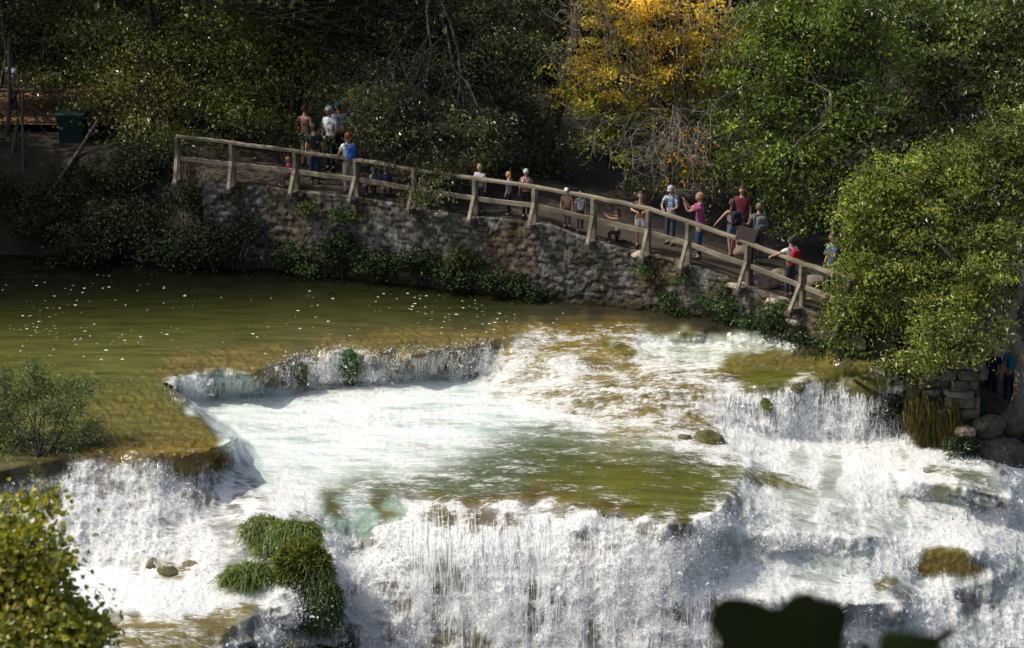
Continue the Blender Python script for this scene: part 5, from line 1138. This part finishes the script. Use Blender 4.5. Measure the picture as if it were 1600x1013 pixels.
    if skirt is not None:
        mb = MB(); n = 18; rows = []
        for t in np.linspace(0, 1, 6): rows.append(np.array([[(.135+.06*t)*g*math.cos(q)*(1+.06*t*math.sin(5*q)), (.11+.07*t)*g*math.sin(q)*(1+.06*t*math.sin(5*q)), 1.0-drop-.42*t] for q in np.arange(n)*2*math.pi/n]))
        i = np.arange(5)[:, None]*n; j = np.arange(n)[None]; mb.add(np.concatenate(rows), [np.stack([i+j, i+(j+1) % n, i+n+(j+1) % n, i+n+j], -1).reshape(-1, 4)])
        v, f = flatten(mb); raw('skirt', Z(v), f, cloth(skirt), e)
    if bottom is not None:
        ns, es, ex = ['pelvis', 'belt'], [('pelvis', 'belt')], {'belt': (J['pelvis'][0]*.45+J['waist'][0]*.55, (.128*g, .098*g))}
        for n in 'LR':
            ns.append('hip'+n); es.append(('pelvis', 'hip'+n))
            if legs == 'long': ex['cf'+n] = (J['an'+n][0]+np.array([0, 0, .02]), .058); ns += ['kn'+n, 'cf'+n]; es += [('hip'+n, 'kn'+n), ('kn'+n, 'cf'+n)]
            else: ex['cf'+n] = (J['hip'+n][0]*.35+J['kn'+n][0]*.65, .082*g); ns.append('cf'+n); es.append(('hip'+n, 'cf'+n))
        garment('trousers' if legs == 'long' else 'shorts', ns, es, ex, cloth(bottom), .014)
    for n in 'LR':
        a, t = J['an'+n][0], J['to'+n][0]; mb = MB(); d = t-a; d[2] = 0; d = unit(d); x = np.array([-d[1], d[0], 0]); c = a*.5+t*.5; c[2] = max(.045, t[2]+.012)
        mb.ball((0, 0, 0), (.05, .135, .048), 12, 8, rot=np.stack([x, d, np.array([0, 0, 1.0])], 1)); v, f = flatten(mb); v = v+c; v[:, 2] = np.maximum(v[:, 2], .004); raw('shoe', Z(v), f, cloth(shoes), e)
    mb = MB(); mb.ball((0, 0, 0), 1, 18, 13); v, f = flatten(mb); v = v*np.array([.087, .106, .118])
    v[:, 2] = np.where(v[:, 1] > .02, np.maximum(v[:, 2], .048), np.maximum(v[:, 2], -.060 if not long_hair else -.2)); v = v+np.array([0, -.012, .016]); v *= (1+.10*(fbm(v*40, 2, 5)-.5))[:, None]
    raw('hair', Z(v@RH.T+H), f, cloth(hair, .6), e)
    if long_hair:
        mb = MB(); mb.ball((0, 0, 0), (.078, .045, .17), 12, 9); v, f = flatten(mb); v *= (1+.2*(fbm(v*30, 2, 7)-.5))[:, None]; raw('long_hair', Z((v+np.array([0, -.072, -.10]))@RH.T+H), f, cloth(hair, .6), e)
    if hat is not None:
        mb = MB(); mb.ball((0, 0, 0), 1, 18, 12); v, f = flatten(mb); v = v*np.array([.094, .112, .10]); v[:, 2] = np.maximum(v[:, 2], 0)+.045
        br = MB(); br.ball((0, .075, .05), (.075, .085, .012), 14, 6); v2, f2 = flatten(br); f = f+[[q+len(v) for q in x] for x in f2]; v = np.concatenate([v, v2]); raw('hat', Z(v@RH.T+H), f, cloth(hat), e)
    if pack is not None:
        c = (J['chest'][0]+J['waist'][0])/2+np.array([0, -.19-.02*g, .02]); mb = MB(); mb.ball((0, 0, 0), 1, 20, 14); v, f = flatten(mb); v = np.sign(v)*np.abs(v)**.55*np.array([.15, .09, .22])
        o = raw('backpack', Z(v+c), f, cloth(pack, .7), e); mb = MB(); mb.ball((0, 0, 0), 1, 14, 9); v, f = flatten(mb); v = np.sign(v)*np.abs(v)**.55*np.array([.11, .04, .09]); raw('front_pocket', Z(v+c+np.array([0, -.09, -.08])), f, cloth(tuple(q*.8 for q in pack), .7), o)
    if pack is not None or straps is not None:
        for s in (-1, 1):
            mb = MB(); q = np.array([[s*.085, -.12, 1.36], [s*.095, -.02, 1.452], [s*.10, .09, 1.36], [s*.105, .115, 1.24], [s*.125, .06, 1.08], [s*.12, -.10, 1.04]]); q[:, 2] -= drop; q[:, 1] += lean*np.interp(q[:, 2]+drop, [1.0, 1.28, 1.45], [.1, .4, .52])
            mb.tube(q, .019, 6); v, f = flatten(mb); raw('strap', Z(v), f, cloth(pack or straps, .7), e)
    return e
def pp(px, py):
    best = None
    for d in np.arange(.5, 6, .02):
        x = (px-800)/FPX*62
        for _ in range(4): y = float(yw(x))+d; x = at_y(px, py, y)[0]
        z = float(ground_z(x, d)); q = np.array([x, y, z]); f = abs(at_y(px, py, y)[2]-z)
        if best is None or f < best[0]: best = (f, q)
    return best[1]+np.array([0, 0, .03])
def hgt(px, head, feet):
    q = pp(px, feet); return max(.7, (at_y(px, head, q[1])[2]-q[2]))
def stand(px, head, feet, face, label, **kw):
    q = pp(px, feet); hh = (at_y(px, head, q[1])[2]-q[2])
    full = 1.68
    if kw.get('kneel'): hh = hh*1.7/1.25
    elif kw.get('sit'): hh = hh*1.7/1.22
    return person(q, face, float(np.clip(hh, 1.1, 1.95)), label, **kw)
WHITE, NAVY, DENIM, BLACK = (.72, .72, .72), (.02, .028, .06), (.035, .075, .16), (.018, .018, .022)
q = at_y(20, 150, 68.9); q[2] = 2.84
person(q, 150, 1.72, 'person in a pale T-shirt and dark trousers standing on the red walkway', top=(.5, .5, .55), bottom=NAVY, hair=(.08, .04, .025))
stand(478, 166, 262, -20, 'bare-backed person with brown hair and dark shorts beside the slanted trunk', bottom=(.03, .05, .10), legs='short', hair=(.08, .045, .02), armL=((-.10, .03, -.25), (-.05, .20, -.42)))
stand(493, 196, 290, 10, 'person in dark top and blue jeans behind the railing next to the bare back', top=(.02, .02, .03), bottom=(.02, .04, .10), hair=(.02, .015, .012))
stand(517, 168, 268, 150, 'person in a white shirt and dark trousers behind the thin dark trunk', top=WHITE, bottom=BLACK, hair=(.75, .74, .70), hat=(.7, .7, .68), armL=((-.12, .10, -.22), (-.16, .28, -.30)))
stand(531, 162, 262, 20, 'person with a turquoise cap half hidden by the thin dark trunk', top=(.55, .55, .58), bottom=BLACK, hair=(.04, .03, .02), hat=(.03, .25, .33))
stand(545, 210, 306, 30, 'person in a white shirt, beige trousers and a blue pack at the railing', top=(.75, .74, .70), bottom=(.42, .36, .30), hair=(.22, .07, .03), pack=(.03, .12, .40), armL=((-.10, .06, -.25), (-.10, .20, -.42)))
stand(453, 257, 300, 120, 'child in a magenta shirt sitting low behind the railing post', top=(.42, .02, .12), bottom=(.10, .09, .10), sit=True, hair=(.55, .25, .06), hat=(.60, .30, .06))
stand(603, 262, 318, -10, 'person in a navy jacket sitting with the back to the river', top=NAVY, bottom=BLACK, sit=True, hair=(.32, .26, .18), sleeves='long', girth=1.1)
stand(584, 279, 318, 60, 'small child in black and white crouching beside the navy jacket', top=(.25, .25, .26), bottom=BLACK, kneel=True, hair=(.30, .22, .12))
stand(662, 292, 332, 0, 'person in a royal blue top sitting under the drooping branch tips', top=(.01, .03, .18), bottom=(.02, .03, .10), sit=True, hair=(.05, .03, .02))
stand(750, 258, 340, 150, 'person in a grey shirt with light brown hair behind a railing post', top=(.42, .42, .42), bottom=(.05, .05, .06), hair=(.30, .19, .09))
stand(795, 270, 352, 70, 'orange-haired person in a light blue shirt behind the railing', top=(.18, .26, .42), bottom=NAVY, hair=(.50, .21, .05), long_hair=True)
stand(822, 266, 352, 160, 'grey-haired person in a pink checked shirt holding a dark bag', top=plaid((.36, .17, .15), (.12, .07, .07)), bottom=BLACK, hair=(.45, .46, .44), hat=(.42, .43, .42), straps=(.6, .55, .5))
stand(886, 293, 372, 170, 'person with a pale cap bent over behind the leafy bush', top=(.50, .28, .20), bottom=(.08, .08, .09), hair=(.3, .2, .1), hat=(.65, .63, .60), lean=.35)
stand(906, 300, 374, 190, 'person in a white patterned top behind the leafy bush', top=plaid((.6, .62, .62), (.2, .25, .3)), bottom=(.06, .06, .08), hair=(.12, .08, .05))
stand(965, 328, 383, 80, 'kneeling person in a white tank top raising both arms to take a picture', top=WHITE, bottom=BLACK, kneel=True, sleeves='none', hair=(.06, .035, .02), long_hair=True, armL=((-.02, .26, .02), (.03, .47, .16)), armR=((-.05, .25, .02), (-.12, .48, .14)))
stand(1000, 298, 388, 175, 'person in a dark top and white shorts leaning both arms on the handrail', top=(.02, .02, .028), bottom=(.80, .80, .82), legs='short', hair=(.05, .03, .02), lean=.30, armL=((-.10, .16, -.17), (.06, .34, -.19)), armR=((.10, .16, -.17), (-.06, .34, -.19)))
stand(1047, 292, 384, 150, 'person in a checked blue shirt and grey cap behind the boulder', top=plaid((.42, .47, .58), (.12, .15, .24), 26), bottom=(.05, .06, .09), hair=(.2, .15, .1), hat=(.36, .36, .34), pack=(.02, .14, .17), armL=((-.08, .10, -.24), (.05, .28, -.30)), armR=((.08, .10, -.24), (-.05, .28, -.30)), nod=20)
stand(1092, 303, 406, 82, 'person in a purple patterned shirt and jeans raising a forearm', top=plaid((.18, .04, .17), (.34, .05, .12), 22), bottom=(.022, .06, .12), hair=(.25, .16, .08), girth=1.18, armL=((-.04, .30, -.10), (-.02, .40, .17)), armR=((.04, .27, -.14), (-.04, .42, .12)))
stand(1142, 313, 403, 28, 'person in a white tank top and denim shorts with a black backpack touching the handrail', top=WHITE, bottom=(.13, .19, .24), legs='short', sleeves='none', hair=(.06, .035, .02), long_hair=True, pack=(.02, .02, .028), armL=((-.16, .10, -.22), (-.30, .20, -.42)), turn=1)
stand(1157, 292, 392, 165, 'tall person in a maroon shirt behind the white tank top', top=(.13, .02, .03), bottom=(.05, .03, .03), hair=(.03, .02, .015), legs='short')
stand(1183, 320, 414, 15, 'person in an olive shirt with a grey backpack beside the information board', top=(.10, .12, .09), bottom=(.06, .06, .06), hair=(.16, .10, .07), pack=(.10, .115, .12), armL=((-.08, .08, -.24), (-.12, .28, -.30)), girth=1.08)
stand(1233, 372, 466, 30, 'person in a white shirt with a red backpack and one arm along the handrail', top=WHITE, bottom=(.05, .06, .075), hair=(.035, .02, .015), pack=(.32, .012, .015), armL=((-.20, .06, -.10), (-.42, .12, -.16)), sleeves='short')
stand(1298, 365, 472, 120, 'person in a blue shirt and dark jeans behind the thin tree trunks', top=(.05, .10, .20), bottom=(.012, .022, .06), hair=(.05, .03, .02), armL=((-.06, .14, -.22), (.02, .30, -.12)))
def low(px, head, feet, y, face, lb, **kw):
    f = at_y(px, feet, y); person(f, face, float(at_y(px, head, y)[2]-f[2]), lb, **kw)
low(1576, 533, 640, 55.6, 20, 'person in a turquoise top in the shade right of the stone pillar', top=(.02, .20, .22), bottom=(.03, .03, .04), hair=(.10, .06, .03), straps=(.35, .08, .05))
low(1546, 540, 640, 55.0, 160, 'person in a dark blue shirt and white cap in the shade of the leaning tree', top=(.015, .02, .05), bottom=(.012, .015, .04), hair=(.1, .06, .04), hat=(.6, .62, .62))
low(1470, 470, 568, 57.4, 60, 'person with a pale cap half hidden behind the leaves of the leaning tree', top=(.06, .07, .08), bottom=(.03, .03, .03), hair=(.3, .3, .3), hat=(.4, .42, .45))
